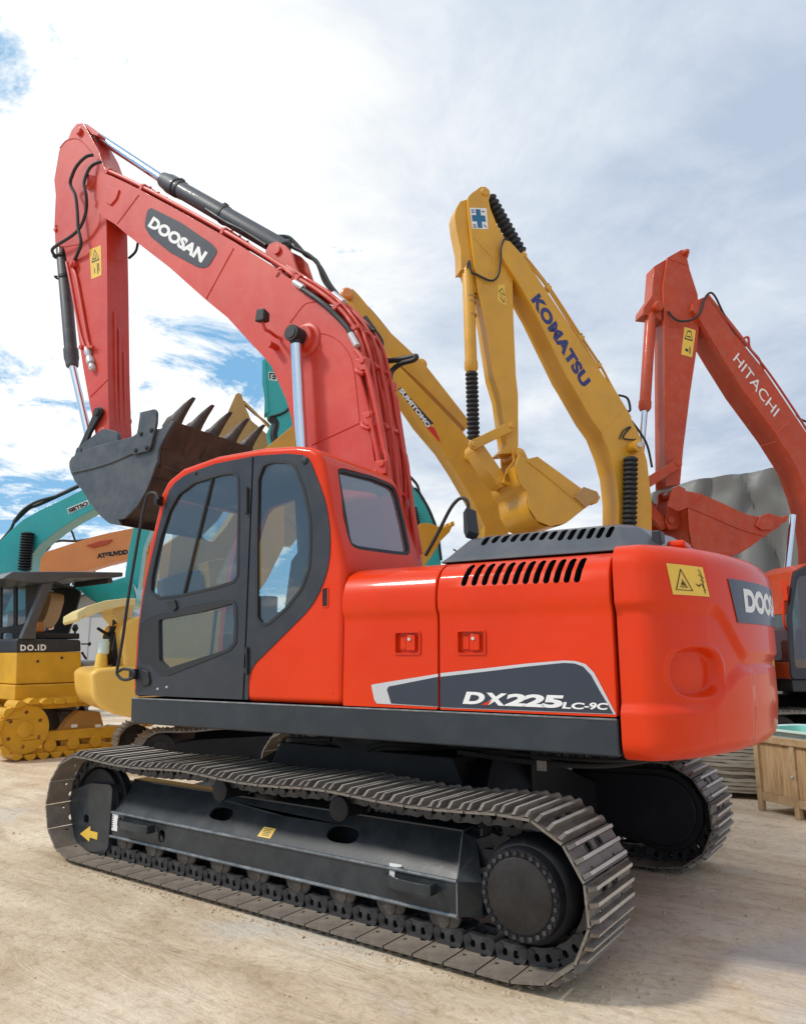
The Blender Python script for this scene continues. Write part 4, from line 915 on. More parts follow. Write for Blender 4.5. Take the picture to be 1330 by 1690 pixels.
# bucket links and hinge ears
for s in (-1, 1):
    v = s*.21; a = MF.p3(161, 680, -.21); b = MF.p3(132, 745, -.21)
    d = (b-a).normalized(); nn_ = V((-d.z, 0, d.x)); pl = []
    for i in range(9): t = pi*i/8; q = a-d*.065*sin(t)+nn_*.065*cos(t); pl.append((q.x, q.z))
    q = (a+b)/2-nn_*.055; pl.append((q.x, q.z))
    for i in range(9): t = pi*i/8; q = b+d*.06*sin(t)-nn_*.06*cos(t); pl.append((q.x, q.z))
    q = (a+b)/2+nn_*.03; pl.append((q.x, q.z))
    y0, y1 = sorted((v, v-s*.04)); lk = G().prism(pl, y0, y1).build('bucket_link', 'rubber', ex, bevel=.01, rz=SW)
    g = G(); g.rings((a.x, v-s*.03, a.z), (a.x, v+s*.025, a.z), [(0, .05), (.8, .05), (1, .04)], 20); g.build('pin', 'rubber', lk)
g = G(); b = MF.p3(132, 745, -.21); a = MF.p3(166, 722, -.21)
g.cyl((b.x, -.23, b.z), (b.x, .23, b.z), .05, n=18)
for s in (-1, 1):
    y0, y1 = sorted((s*.17, s*.22)); q = rnd([(b.x-.1, b.z-.25), (b.x-.08, b.z-.02), (b.x, b.z+.06), (a.x+.05, a.z+.10), (a.x+.30, a.z+.02), (a.x+.35, a.z-.25)], .06, 3); g.prism(q, y0, y1)
g.build('bucket_ear', 'bucket', bkt, bevel=.006)

# ================================================================== the machines behind
def gp(px, py, z=0):
    r = ray(px, py); t = (z-CP.z)/r.z; return CP+r*t
def machine(F, label, name='excavator', cat='excavator', group=None):
    return empty(name, label, cat, tuple(F.o), F.a, group)
def slabp(F, pts, v0, v1, mat, nm, parent, bevel=.008, r=0, holes=(), vt=None):
    p = F.T(pts, v0 if vt is None else vt); p = rnd(p, r, 3) if r else p
    return G().prism(p, v0, v1, holes).build(nm, mat, parent, bevel=bevel)
def bellows(F, a, b, v, r, parent, n=13):
    A, B = F.p3(*a, v), F.p3(*b, v); pr = []
    for i in range(n): pr += [(i/n, r*.72), ((i+.35)/n, r), ((i+.65)/n, r)]
    pr += [(1, r*.72)]; return G().rings(A, B, pr, 18).build('rubber_bellows', 'rubber', parent, recalc=True)
def cyl2(F, a, b, v, r, mat, nm, parent, collars=True):
    A, B = F.p3(*a, v), F.p3(*b, v); pr = [(0, r*.8), (.03, r), (.9, r), (.905, r*1.12), (.97, r*1.12), (1, r*.8)] if collars else [(0, r), (1, r)]
    return G().rings(A, B, pr, 20).build(nm, mat, parent)
def scoop(F, pts, v0, v1, mat, root, hinge_i, lip_i, nm='bucket', teeth=4, tdir=None, t_len=.2):
    # pts: near side plate outline; the plates stand at v0 and v1, the shell runs round from lip to hinge
    p = F.T(pts, v0); d = 1 if v1 > v0 else -1
    b = G().prism(p, v0, v0+d*.035).build(nm, mat, root, bevel=.006)
    G().prism(p, v1-d*.035, v1).build('bucket_side', mat, b, bevel=.006)
    n = len(p); idx = []; i = lip_i
    while i != hinge_i: idx.append(i % n); i = (i+1) % n
    idx.append(hinge_i); line = [p[k] for k in idx]; line = [(q.x, q.z) for q in crom([V((x, 0, z)) for x, z in line], 3)]
    c = V((sum(q[0] for q in p)/n, sum(q[1] for q in p)/n)); inn = []
    for q in line: w_ = V(q)+(c-V(q)).normalized()*.03; inn.append((w_.x, w_.y))
    g = G(); lo_, hi_ = v0+d*.036, v1-d*.036
    g.grid([[V((u, v, z)) for u, z in line] for v in (lo_, hi_)]); g.grid([[V((u, v, z)) for u, z in inn] for v in (lo_, hi_)])
    for k in (0, -1): g.add([V((line[k][0], lo_, line[k][1])), V((line[k][0], hi_, line[k][1])), V((inn[k][0], hi_, inn[k][1])), V((inn[k][0], lo_, inn[k][1]))], [(0, 1, 2, 3)])
    g.build('bucket_shell', mat, b, ang=50)
    # teeth along the lip
    L0_ = V(p[lip_i]); L1_ = V(p[(lip_i+1) % n]); e = (L0_-L1_).normalized() if tdir is None else V(tdir).normalized(); m_ = V((-e.y, e.x))
    for k in range(teeth):
        v = v0+d*.08+(v1-v0-d*.16)*k/max(1, teeth-1); g = G(); s_ = []
        for t, h_, w_ in ((-.6, .03, .05), (.0, .045, .05), (.4, .03, .038), (1, .005, .03)):
            c_ = L0_+e*t_len*t; s_.append([V((c_.x+m_.x*h_*a, v+w_*b_, c_.y+m_.y*h_*a)) for a, b_ in ((-1, -1), (-1, 1), (1, 1), (1, -1))])
        g.loft(s_).build('tooth', mat, b, bevel=.004, seg=1)
    return b
def belt(F, root, v, w, xi, xs, zc, rp, mat='steel', ribs=True, nm='crawler_track', pitch=.16):
    sh, st = resample(track_path(xi, xs, zc, rp, .02), pitch); n = len(sh); rows = [[], [], [], []]; R_ = []
    for (x, z, a) in sh:
        nx_, nz2 = -sin(a), cos(a); tx, tz = cos(a), sin(a)
        for t, h_ in ((-.5, -.004), (-.42, .0), (-.40, .028), (-.30, .028), (-.28, .0), (.0, .002), (.02, .022), (.10, .022), (.12, .0), (.42, .0)):
            R_.append((x+tx*t*st+nx_*h_, z+tz*t*st+nz2*h_, x+tx*t*st-nx_*.02, z+tz*t*st-nz2*.02))
    g = G()
    lines = [[V((q[0], v-w/2, q[1])) for q in R_], [V((q[0], v+w/2, q[1])) for q in R_], [V((q[2], v+w/2, q[3])) for q in R_], [V((q[2], v-w/2, q[3])) for q in R_]]
    lines.append(lines[0]); g.grid(lines, close=True); return g.build(nm, mat, root, ang=25)
def undercarriage(F, root, s=1., mat='black', far=True, hub='hub', r=.43, L=1.9, gauge=1.195, width=.6, steel='steel', vmid=0):
    for sg in (-1, 1):
        v = vmid+sg*gauge*s; b = belt(F, root, v, width*s, -L*s, L*s, r*s, (r-.04)*s, mat=steel, pitch=.17*s+.01)
        G().prism(rnd([(-L*s, .12*s), (L*s, .12*s), (L*s, (r+.12)*s), (L*.5*s, (r+.18)*s), (-L*.5*s, (r+.18)*s), (-L*s, (r+.12)*s)], .08*s), v-.2*s, v+.2*s).build('track_frame', mat, root, bevel=.012)
        for x in (-L*s, L*s):
            g = G()
            for k in (-1, 1): pass
            g.rings((x, v-.25*s, r*s), (x, v+.25*s, r*s), [(0, .14*s), (.02, .2*s), (.06, .21*s), (.08, (r-.10)*s), (.92, (r-.10)*s), (.94, .21*s), (.98, .2*s), (1, .14*s)], 32)
            g.build('drive_wheel', hub, root, bevel=.006)
        for k in range(6):
            x = (-L+.5+k*(2*L-1.)/5)*s; G().cyl((x, v-.26*s, .14*s), (x, v+.26*s, .14*s), .09*s, n=16).build('track_roller', mat, root)
    g = G(); g.loft([[V((x*s, vmid+y*s, z*s)) for x, y, z in ((-1, -1.1, .3), (1, -1.1, .3), (1, 1.1, .3), (-1, 1.1, .3))], [V((x*s, vmid+y*s, z*s)) for x, y, z in ((-.75, -.7, .95), (.75, -.7, .95), (.75, .7, .95), (-.75, .7, .95))]]); g.cyl((0, vmid, .9*s), (0, vmid, 1.1*s), .62*s, n=40); g.build('car_body', mat, root, bevel=.01)
def house(F, root, col, tail=2.4, s=1., side=-1, cab=True, dark='slate', hood_z=2.1, cabcol=None, z0=1.08, cw=None):
    # side: on which side (sign of v) the cab stands
    def B(x0, x1, y0, y1, za, zb, mat, nm, bev=.04): return G().box(x0*s, x1*s, min(y0, y1)*s, max(y0, y1)*s, za*s, zb*s).build(nm, mat, root, bevel=bev*s, seg=3)
    B(-1.55, tail-.4, -1.3, 1.3, z0, z0+.18, 'navy', 'deck_plate', .02)
    B(.36, 1.28, side*.2, side*1.34, z0+.183, hood_z, col, 'hood_door', .07); B(1.29, tail-.42, side*.2, side*1.34, z0+.183, hood_z, col, 'hood_door', .07)
    B(-.5, tail-.42, side*.19, -side*1.34, z0+.184, hood_z-.02, col, 'engine_hood', .08)
    B(-1.2, -.51, -side*.5, -side*1.33, z0+.184, hood_z-.35, col, 'tool_box', .06)
    p = []
    R_ = tail; th = math.asin(1.2/max(R_, 1.5))
    lo_ = [(tail-.4, -1.35)]+[(R_*cos(th*k/8)-(0 if R_ > 1.5 else 0), R_*sin(th*k/8)) for k in range(-8, 9)]+[(tail-.4, 1.35)]
    g = G(); lv = []
    for z, d in ((z0-.02, .10), (z0+.03, .03), (z0+.12, 0), (hood_z-.15, 0), (hood_z-.04, .04), (hood_z+.02, .13)):
        lv.append([V(((a-(d if a > tail-.35 else 0))*s, b*(1-d*.35)*s, z*s)) for a, b in lo_])
    g.loft(lv).build('counterweight', cw or col, root, ang=40)
    g = G(); g.loft([[V((a*s, b*s, z*s)) for a, b in q] for q, z in (([(.9, -1.1), (tail-.5, -1.1), (tail-.5, 1.1), (.9, 1.1)], hood_z+.002), ([(1.05, -.95), (tail-.6, -.95), (tail-.6, .95), (1.05, .95)], hood_z+.15))]); g.build('engine_cover', 'grey', root, bevel=.02)
    if cab:
        c0, c1 = side*1.36, side*.38
        pf = [(-1.6, z0+.19), (-1.55, 2.2), (-1.38, 2.82), (-1.1, 2.95), (-.1, 2.95), (.12, 2.8), (.3, 2.1), (.3, z0+.19)]; pf = [(a*s, b*s) for a, b in pf]
        h1_ = rnd([(a*s, b*s) for a, b in [(-1.53, 1.42), (-1.49, 2.2), (-1.33, 2.76), (-.60, 2.86), (-.60, 1.42)]], .08*s, 3); h2_ = rnd([(a*s, b*s) for a, b in [(-.50, 1.5), (-.50, 2.8), (-.12, 2.78), (.1, 2.2), (-.1, 1.6)]], .08*s, 3)
        for nm, y in (('cab_side', c0), ('cab_side', c1)):
            y1_ = y-side*.05 if y == c0 else y+side*.05
            pl = G().prism(rnd(pf, .06*s, 3), y*s, y1_*s, [h1_, h2_]).build(nm, dark if y == c0 else col, root, bevel=.01*s)
            for hh in (h1_, h2_): pane(inset(hh, .002), (y-side*.02)*s if y == c0 else (y+side*.02)*s, 'glass', 'window_glass', pl)
        rf = [(-1.58, 2.2), (-1.38, 2.84), (-1.1, 2.97), (-.1, 2.97), (.14, 2.82), (.33, 2.1), (.28, 2.1), (.08, 2.77), (-.1, 2.90), (-1.1, 2.90), (-1.34, 2.78), (-1.53, 2.2)]
        G().prism([(a*s, b*s) for a, b in rf], (c0-side*.055)*s, (c1+side*.055)*s).build('cab_roof', cabcol or col, root, bevel=.012)
        B(.22, .30, c0-side*.06, c1+side*.06, z0+.19, 2.1, cabcol or col, 'cab_back', .01)
        B(-1.58, -1.50, c0-side*.06, c1+side*.06, z0+.19, 1.5, cabcol or col, 'cab_front', .01)
        B(-.55, -.05, c0-side*.3, c1+side*.25, 1.45, 1.85, 'rubber', 'operator_seat', .05); B(-.15, 0, c0-side*.3, c1+side*.25, 1.86, 2.5, 'rubber', 'seat_backrest', .05)
def zk(p): return [(720+x/3.694, 290+y/3.694) for x, y in p]
def zb(p): return [(620+x/2.771, 580+y/2.771) for x, y in p]
def zh(p): return [(1000+x/3.379, 400+y/3.379) for x, y in p]
def hose2(F, px, v, r, parent, mat='rubber', nm='hose'):
    vs_ = v if isinstance(v, (list, tuple)) else [v]*len(px); return G().tube([F.p3(*q, w_) for q, w_ in zip(px, vs_)], r, 8, 5).build(nm, mat, parent)

# ---- yellow excavator with blue lettering
KF = frame_at(797, 320, 11, 52, -2.65, -.17)
k = machine(KF, 'tall yellow excavator with dark blue lettering down its raised boom', group='parked excavators with raised booms')
kb = zk([(395, 440), (400, 405), (420, 392), (450, 400), (520, 478)])+[(996, 620)]+zb([(1110, 200), (1200, 370), (1240, 500), (1262, 700), (1262, 860)])+[(1078, 960), (1030, 960)]+list(reversed(zk([(400, 500), (480, 620), (600, 830), (790, 1219)])+zb([(900, 160), (980, 300), (1030, 370), (1070, 470), (1095, 560), (1108, 680), (1110, 860)])))
kboom = slabp(KF, kb, -.25, .22, 'yellow', 'boom', k)
word('KOMATSU', zk([(575, 757)])[0], zb([(947, 170)])[0], zk([(627, 713)])[0], -.254, 'blue', parent=kboom, F=KF, rz=0, bold=.055, spacing=1.06)
sk = zk([(195, 200), (193, 130), (215, 105), (245, 85), (270, 66), (300, 66), (325, 88), (328, 120), (320, 150), (330, 200), (365, 290), (410, 370), (440, 430), (470, 520), (465, 640), (470, 870), (485, 1219)])+zb([(651, 200), (652, 430), (640, 465), (560, 470), (600, 430), (570, 210)])+zk([(350, 1219), (300, 900), (255, 700), (215, 400), (205, 320)])
kst = slabp(KF, sk, -.17, .17, 'yellow', 'stick', k)
fr_ = zk([(120, 230), (130, 185), (155, 140), (196, 128), (204, 320), (216, 400), (255, 700)])+zk([(236, 700), (190, 560), (160, 560), (158, 440), (130, 310)])
slabp(KF, fr_, -.10, .17, 'yellow', 'stick_nose', kst, vt=-.17)
g = G(); a = KF.p3(*zk([(292, 100)])[0], -.17); g.rings((a.x, -.2, a.z), (a.x, .2, a.z), [(0, .05), (.05, .07), (.95, .07), (1, .05)], 18); g.build('stick_top_pin', 'yellow', kst)
bellows(KF, *zk([(318, 130), (515, 478)]), .0, .12, k, 12)
cyl2(KF, *zk([(520, 490)]), (966, 580), -.0, .07, 'yellow', 'stick_cylinder', k) if False else None
kc = cyl2(KF, *zk([(190, 560)]), zb([(437, 95)])[0], -.05, .095, 'yellow', 'bucket_cylinder', k); bellows(KF, zb([(438, 95)])[0], zb([(447, 402)])[0], -.05, .10, kc, 15)
g = G()
for t in (.28, .33, .45): a = KF.p3(*zk([(190+t*40, 560+t*650)])[0], -.05); g = G(); g.rings(a+V((0, 0, .015)), a-V((0, 0, .015)), [(0, .102), (1, .102)], 20); g.build('cylinder_band', 'ochre', kc)
def bar(F, a, b, v, w_, th, mat, nm, parent):
    A, B = F.p3(*a, v), F.p3(*b, v); d = (B-A).normalized(); n_ = V((-d.z, 0, d.x)); pl = []
    for i in range(7): t = pi*i/6; q = A-d*w_*sin(t)+n_*w_*cos(t); pl.append((q.x, q.z))
    for i in range(7): t = pi*i/6; q = B+d*w_*sin(t)-n_*w_*cos(t); pl.append((q.x, q.z))
    o = G().prism(pl, v, v+th).build(nm, mat, parent, bevel=.008)
    for q in (A, B): G().rings((q.x, v-.02, q.z), (q.x, v+.01, q.z), [(0, w_*.5), (.3, w_*.62), (1, w_*.62)], 14).build('pin', mat, o)
    return o
bar(KF, *zb([(622, 340), (450, 425)]), -.28, .075, .06, 'yellow', 'bucket_link', k); bar(KF, *zb([(622, 340), (450, 425)]), .22, .075, .06, 'yellow', 'bucket_link', k)
bar(KF, *zb([(470, 440), (575, 590)]), -.17, .10, .34, 'yellow', 'push_link', k)
kbk = scoop(KF, zb([(640, 520), (655, 470), (700, 490), (740, 480), (850, 560), (945, 630), (1020, 655), (1010, 680), (955, 718), (870, 785), (800, 800), (740, 775), (700, 710), (690, 640), (660, 600)]), -.52, .52, 'yellow', k, 0, 7, teeth=4, t_len=.12)
g = G(); g.tube(KF.P(zb([(690, 500), (800, 585), (950, 715)]), -.525), .012, 6); g.build('edge_bead', 'yellow', kbk)
slabp(KF, zb([(905, 665), (950, 618), (1012, 640), (1025, 665), (960, 715)]), -.55, -.53, 'ochre', 'side_cutter', kbk)
for v in (-.24, .20):
    slabp(KF, zb([(580, 600), (600, 540), (630, 500), (628, 450), (655, 438), (680, 455), (700, 500), (690, 560), (650, 640), (610, 610)]), v, v+.05, 'yellow', 'bucket_ear', kbk, vt=-.24)
g = G(); a = KF.p3(*zb([(655, 468)])[0], -.24); g.rings((a.x, -.30, a.z), (a.x, .30, a.z), [(0, .05), (.02, .075), (.98, .075), (1, .05)], 20); g.build('hinge_pin', 'yellow', kbk)
g = G(); a = KF.p3(*zb([(600, 580)])[0], -.2); g.cyl((a.x, -.24, a.z), (a.x, .24, a.z), .07, n=16); g.build('link_pin', 'yellow', kbk)
bellows(KF, *zb([(1165, 485), (1158, 860)]), -.36, .115, k, 17); bellows(KF, *zb([(1165, 485), (1158, 860)]), .36, .115, k, 17)
g = G(); a = KF.p3(*zb([(1178, 440)])[0], -.3); g.rings((a.x, -.46, a.z), (a.x, .46, a.z), [(0, .06), (.02, .10), (.98, .10), (1, .06)], 20); g.build('lift_pin', 'yellow', k)
g = G(); g.cyl((a.x, -.49, a.z), (a.x, -.455, a.z), .045, n=14); g.build('pin_cap', 'silver', k)
hose2(KF, zk([(190, 560), (200, 520), (215, 590), (240, 600), (330, 640), (375, 610), (390, 520), (392, 440), (415, 385), (440, 400)]), [-.15, -.18, -.2, -.2, -.22, -.24, -.25, -.26, -.27, -.2], .018, kst)
hose2(KF, zk([(520, 490), (620, 610), (680, 690), (870, 990), (980, 1160)]), -.22, .02, kboom, 'yellow', 'hydraulic_pipe'); hose2(KF, zk([(530, 480), (690, 685), (885, 985), (1000, 1160)])+[(1010, 640), (1040, 690)], -.1, .022, kboom, 'yellow', 'hydraulic_pipe')
hose2(KF, zb([(1110, 200), (1150, 215), (1162, 270), (1140, 280), (1200, 360), (1240, 430), (1262, 530)]), -.1, .02, kboom)
for q in ((680, 688), (880, 992), (985, 1160), (530, 490)):
    a = KF.p3(*zk([q])[0], -.2); g = G(); g.box(a.x-.05, a.x+.05, -.24, .1, a.z-.03, a.z+.04); g.cyl(a+V((0, 0, .03)), a+V((.02, 0, .09)), .02, n=8); g.build('pipe_clamp', 'yellow', kboom, bevel=.008)
hose2(KF, zb([(1115, 400), (1130, 365), (1165, 345), (1130, 395), (1200, 405)]), -.27, .012, kboom)
f = plab(KF, zk([(375, 760), (425, 795), (415, 665), (375, 665)]), -.17, kst); strokes(f, [[(.15, .62), (.5, .95), (.85, .62), (.15, .62)], [(.3, .5), (.5, .42)]], .05, 'ink', kst); strokes(f, [[(.3, .3), (.7, .15)], [(.75, .4), (.8, .2)]], .08, 'ink', kst)
# blue cross emblem
eq = zk([(218, 322), (315, 326), (305, 198), (202, 196)]); p = KF.T(eq, -.17); G().prism(p, -.173, -.17).build('emblem_plate', 'white', kst)
f = planar(KF, eq[0], eq[1], eq[3], -.176); g = G()
for x0_, x1_, y0_, y1_ in ((.36, .66, .05, .95), (.08, .36, .36, .66), (.66, .92, .36, .66)): g.add([f(x0_, y0_), f(x1_, y0_), f(x1_, y1_), f(x0_, y1_)], [(0, 1, 2, 3)])
g.build('emblem_cross', 'bluesign', kst)
strokes(f, [[(.1, .9), (.26, .9)], [(.1, .8), (.26, .8)], [(.75, .85), (.9, .85)], [(.1, .18), (.26, .18)], [(.1, .08), (.26, .08)], [(.78, .2), (.9, .1)]], .05, 'blue', kst)
for q in (zb([(1028, 368), (1115, 285)]), zk([(225, 375), (340, 500)]), zk([(340, 500), (330, 560), (300, 640), (265, 690)]), zk([(415, 500), (470, 470), (535, 520)]), zb([(1030, 380), (1075, 480), (1100, 600)])):
    G().tube(KF.P(q, -.252 if q[0][0] > 850 else -.172), .007, 6, smooth=len(q) > 2).build('weld_seam', 'yellow', kboom if q[0][0] > 850 else kst)
undercarriage(KF, k, 1.); house(KF, k, 'yellow', tail=1.6)

# ---- red excavator with white lettering
HF = frame_at(1125, 420, 13, 45, -2.05, -.17)
h = machine(HF, 'red excavator at the right edge with white lettering down its boom', group='parked excavators with raised booms')
hb_ = zh([(480, 375), (482, 340), (505, 322), (555, 300), (590, 340), (715, 510), (880, 710), (1115, 1060), (1230, 1260), (1330, 1500), (1380, 1700), (1395, 1900), (1190, 1980)])+list(reversed(zh([(520, 430), (640, 630), (760, 820), (945, 1070), (1060, 1250), (1115, 1400), (1160, 1560), (1180, 1700)])))
hbo = slabp(HF, hb_, -.25, .25, 'hred', 'boom', h)
word('HITACHI', zh([(705, 655)])[0], zh([(935, 974)])[0], zh([(737, 614)])[0], -.254, 'white', parent=hbo, F=HF, rz=0, bold=.0)
hs_ = zh([(340, 85), (380, 62), (420, 40), (455, 45), (460, 75), (452, 90), (465, 150), (510, 290), (522, 440), (500, 630), (470, 830), (430, 1150), (412, 1350), (330, 1362), (328, 1200), (325, 900), (322, 450), (316, 250)])
hst = slabp(HF, hs_, -.17, .17, 'hred', 'stick', h)
slabp(HF, zh([(275, 125), (340, 86), (316, 260), (320, 430), (262, 400), (212, 395), (215, 360), (262, 290)]), -.12, .17, 'hred', 'stick_nose', hst, vt=-.17)
g = G(); a = HF.p3(*zh([(440, 60)])[0], -.17); g.rings((a.x, -.26, a.z), (a.x, .24, a.z), [(0, .03), (.1, .06), (.9, .06), (1, .05)], 16); g.build('stick_top_pin', 'hred', hst)
g = G(); a = HF.p3(*zh([(285, 360)])[0], -.17); g.rings((a.x, -.24, a.z), (a.x, .24, a.z), [(0, .06), (.05, .09), (.95, .09), (1, .06)], 16); g.build('cylinder_pin', 'hred', hst)
hc = cyl2(HF, *zh([(248, 400), (213, 940)]), -.05, .095, 'hred', 'bucket_cylinder', h); cyl2(HF, *zh([(213, 930), (180, 1335)]), -.05, .055, 'chrome', 'rod', hc, False)
bar(HF, *zh([(400, 1232), (215, 1352)]), -.28, .08, .06, 'hred', 'bucket_link', h); bar(HF, *zh([(400, 1232), (215, 1352)]), .22, .08, .06, 'hred', 'bucket_link', h)
bar(HF, *zh([(150, 1380), (320, 1570)]), -.19, .085, .09, 'hred', 'push_link', h); bar(HF, *zh([(150, 1380), (320, 1570)]), .14, .085, .09, 'hred', 'push_link', h)
g = G(); a = HF.p3(*zh([(170, 1375)])[0], -.2); g.rings((a.x, -.36, a.z), (a.x, .36, a.z), [(0, .06), (.02, .10), (.98, .10), (1, .06)], 20); g.build('link_pin', 'hred', h)
hbk = scoop(HF, zh([(340, 1470), (372, 1370), (415, 1362), (440, 1385), (525, 1400), (640, 1450), (770, 1512), (845, 1530), (905, 1510), (1005, 1540), (960, 1590), (880, 1640), (800, 1700), (720, 1745), (600, 1760), (520, 1745), (478, 1690), (462, 1600), (455, 1480), (400, 1500)]), -.52, .52, 'hred', h, 18, 9, teeth=4, t_len=.1)
g = G(); g.tube(HF.P(zh([(460, 1478), (600, 1535), (750, 1600), (890, 1640)]), -.525), .012, 6); g.tube(HF.P(zh([(460, 1478), (525, 1400)]), -.525), .012, 6); g.build('edge_bead', 'hred', hbk)
slabp(HF, zh([(835, 1580), (860, 1525), (905, 1508), (950, 1535), (925, 1600), (870, 1605)]), -.56, -.53, 'hred', 'side_cutter', hbk)
for v in (-.26, .22): slabp(HF, zh([(330, 1560), (345, 1480), (372, 1420), (372, 1370), (405, 1355), (440, 1372), (450, 1410), (460, 1480), (400, 1600), (350, 1600)]), v, v+.05, 'hred', 'bucket_ear', hbk, vt=-.26)
for q in ((410, 1390), (362, 1548)):
    g = G(); a = HF.p3(*zh([q])[0], -.26); g.rings((a.x, -.31, a.z), (a.x, .31, a.z), [(0, .04), (.02, .07), (.98, .07), (1, .04)], 18); g.build('hinge_pin', 'hred', hbk)
hose2(HF, zh([(345, 385), (380, 425), (420, 440), (480, 430), (525, 390), (545, 320), (575, 282), (605, 300), (650, 390), (710, 500), (720, 515)]), [-.2, -.24, -.25, -.26, -.27, -.28, -.28, -.27, -.2, -.1, -.05], .019, hst)
hose2(HF, zh([(560, 300), (640, 400), (720, 500), (780, 580)]), .1, .05, hbo, 'hred', 'stick_cylinder')
hose2(HF, zh([(760, 540), (790, 530), (800, 590), (850, 650), (875, 710)]), -.1, .022, hbo, 'hred', 'hydraulic_pipe')
hose2(HF, zh([(600, 345), (760, 545), (900, 720), (1050, 940), (1120, 1050)]), -.2, .02, hbo, 'hred', 'hydraulic_pipe'); hose2(HF, zh([(1060, 960), (1080, 985), (1115, 1000)]), -.15, .02, hbo)
f = plab(HF, zh([(418, 625), (478, 642), (498, 490), (435, 472)]), -.17, hst); strokes(f, [[(.15, .6), (.35, .9), (.65, .9), (.85, .6), (.15, .6)], [(.35, .7), (.65, .7)]], .045, 'ink', hst); strokes(f, [[(.35, .22), (.55, .2)], [(.72, .32), (.75, .15)]], .09, 'ink', hst)
g = G(); g.tube(HF.P(zh([(945, 1072), (1035, 978)]), -.252), .008, 6, smooth=False); g.build('weld_seam', 'hred', hbo)
for q, v in ((zh([(345, 90), (460, 130)]), -.172), (zh([(322, 440), (360, 470), (400, 470), (520, 440)]), -.172), (zh([(860, 1137), (945, 1110)]), -.24), (zh([(1180, 1500), (1290, 1440)]), -.252)):
    G().tube(HF.P(q, v), .007, 6, smooth=len(q) > 2).build('weld_seam', 'hred', hst if v == -.172 else hbo)
undercarriage(HF, h, 1.); house(HF, h, 'hred', tail=2.6)
hl = HF.P([(1308, 850), (1296, 965)], -.45); g = G(); g.cyl(hl[0], hl[1], .05, n=16); g.build('lift_rod', 'chrome', h)
# orange mirror arm at its cab
g = G(); q = HF.p3(1290, 975, -1.3); g.loft([[q+V((-.02, -.04, -.16)), q+V((.03, .04, -.16)), q+V((.03, .04, .16)), q+V((-.02, -.04, .16))], [q+V((.02, -.08, -.14)), q+V((.07, 0, -.14)), q+V((.07, 0, .14)), q+V((.02, -.08, .14))]]); g.tube([q+V((0, 0, -.15)), q+V((0, .02, -.5)), q+V((.15, .1, -.62))], .02, 8); g.build('mirror', 'orange', h, bevel=.01)

# ---- yellow excavator behind the foreground boom
SF = frame_at(650, 600, 14, 48, -2.4, -.25)
s_ = machine(SF, 'yellow excavator with white lettering on a dark band and red flash on its boom', group='parked excavators with raised booms')
def zc(p): return [(640+x/11.083, 600+y/11.083) for x, y in p]
sb_ = [(552, 505), (565, 490), (582, 500), (612, 548), (660, 605), (710, 657), (760, 708), (800, 760), (822, 800), (838, 850), (842, 960), (790, 960)]+list(reversed([(560, 560), (610, 600), (653, 643), (692, 699), (727, 740), (750, 775), (779, 825), (800, 869)]))
sbo = slabp(SF, sb_, -.25, .22, 'yellow', 'boom', s_)
slabp(SF, [(571, 488), (580, 482), (590, 492), (640, 552), (700, 608), (772, 700), (765, 712), (700, 645), (640, 590), (590, 535)], -.05, .2, 'yellow', 'stick_cylinder', s_, r=.02, vt=.1)
slabp(SF, [(560, 500), (600, 512), (640, 600), (560, 690), (487, 760), (430, 790), (420, 755), (487, 699), (555, 630)], -.12, .2, 'yellow', 'stick', s_, vt=-.12)
g = G(); a = SF.p3(571, 490, 0); g.rings((a.x, -.2, a.z), (a.x, .2, a.z), [(0, .09), (.1, .13), (.9, .13), (1, .09)], 20); g.build('boom_tip_pin', 'orange2', s_)
pl = SF.T(zc([(180, 480), (235, 430), (350, 560), (840, 1100), (790, 1110), (740, 1190)]), -.25); G().prism(pl, -.2535, -.25).build('name_band', 'stripe', sbo)
pl = SF.T(zc([(725, 1190), (780, 1140), (860, 1190), (885, 1255), (965, 1420), (940, 1430)]), -.25); G().prism(pl, -.2535, -.2505).build('red_flash', 'redmark', sbo)
word('SUMITOMO', zc([(196, 492)])[0], zc([(728, 1185)])[0], zc([(262, 440)])[0], -.258, 'white', parent=sbo, F=SF, rz=0, bold=.05)
g = G(); a = SF.p3(693, 604, .1); g.rings(a+V((0, -.12, 0)), a+V((0, .12, 0)), [(0, .09), (.1, .13), (.9, .13), (1, .09)], 16); g.rings(a+V((-.25, -.05, .1)), a+V((.05, -.05, 0)), [(0, .05), (.1, .08), (1, .08)], 14); g.build('cylinder_end', 'yellow', s_)
hose2(SF, zc([(700, 110), (780, 170), (860, 290), (1000, 500), (1330, 930)]), .1, .016, s_); hose2(SF, zc([(660, 250), (780, 350), (900, 500), (1060, 740)]), .1, .016, s_)
hose2(SF, [(560, 488), (600, 500), (660, 570), (690, 600)], .15, .02, s_)
g = G(); a = SF.p3(775, 755, -.25); g.rings((a.x, -.34, a.z), (a.x, -.24, a.z), [(0, .05), (.05, .10), (1, .12)], 18); g.build('lift_pin', 'yellow', s_)
g = G(); g.cyl((a.x, -.36, a.z), (a.x, -.335, a.z), .06, n=14); g.build('pin_cap', 'white', s_)
undercarriage(SF, s_, 1.); house(SF, s_, 'yellow', tail=2.0)

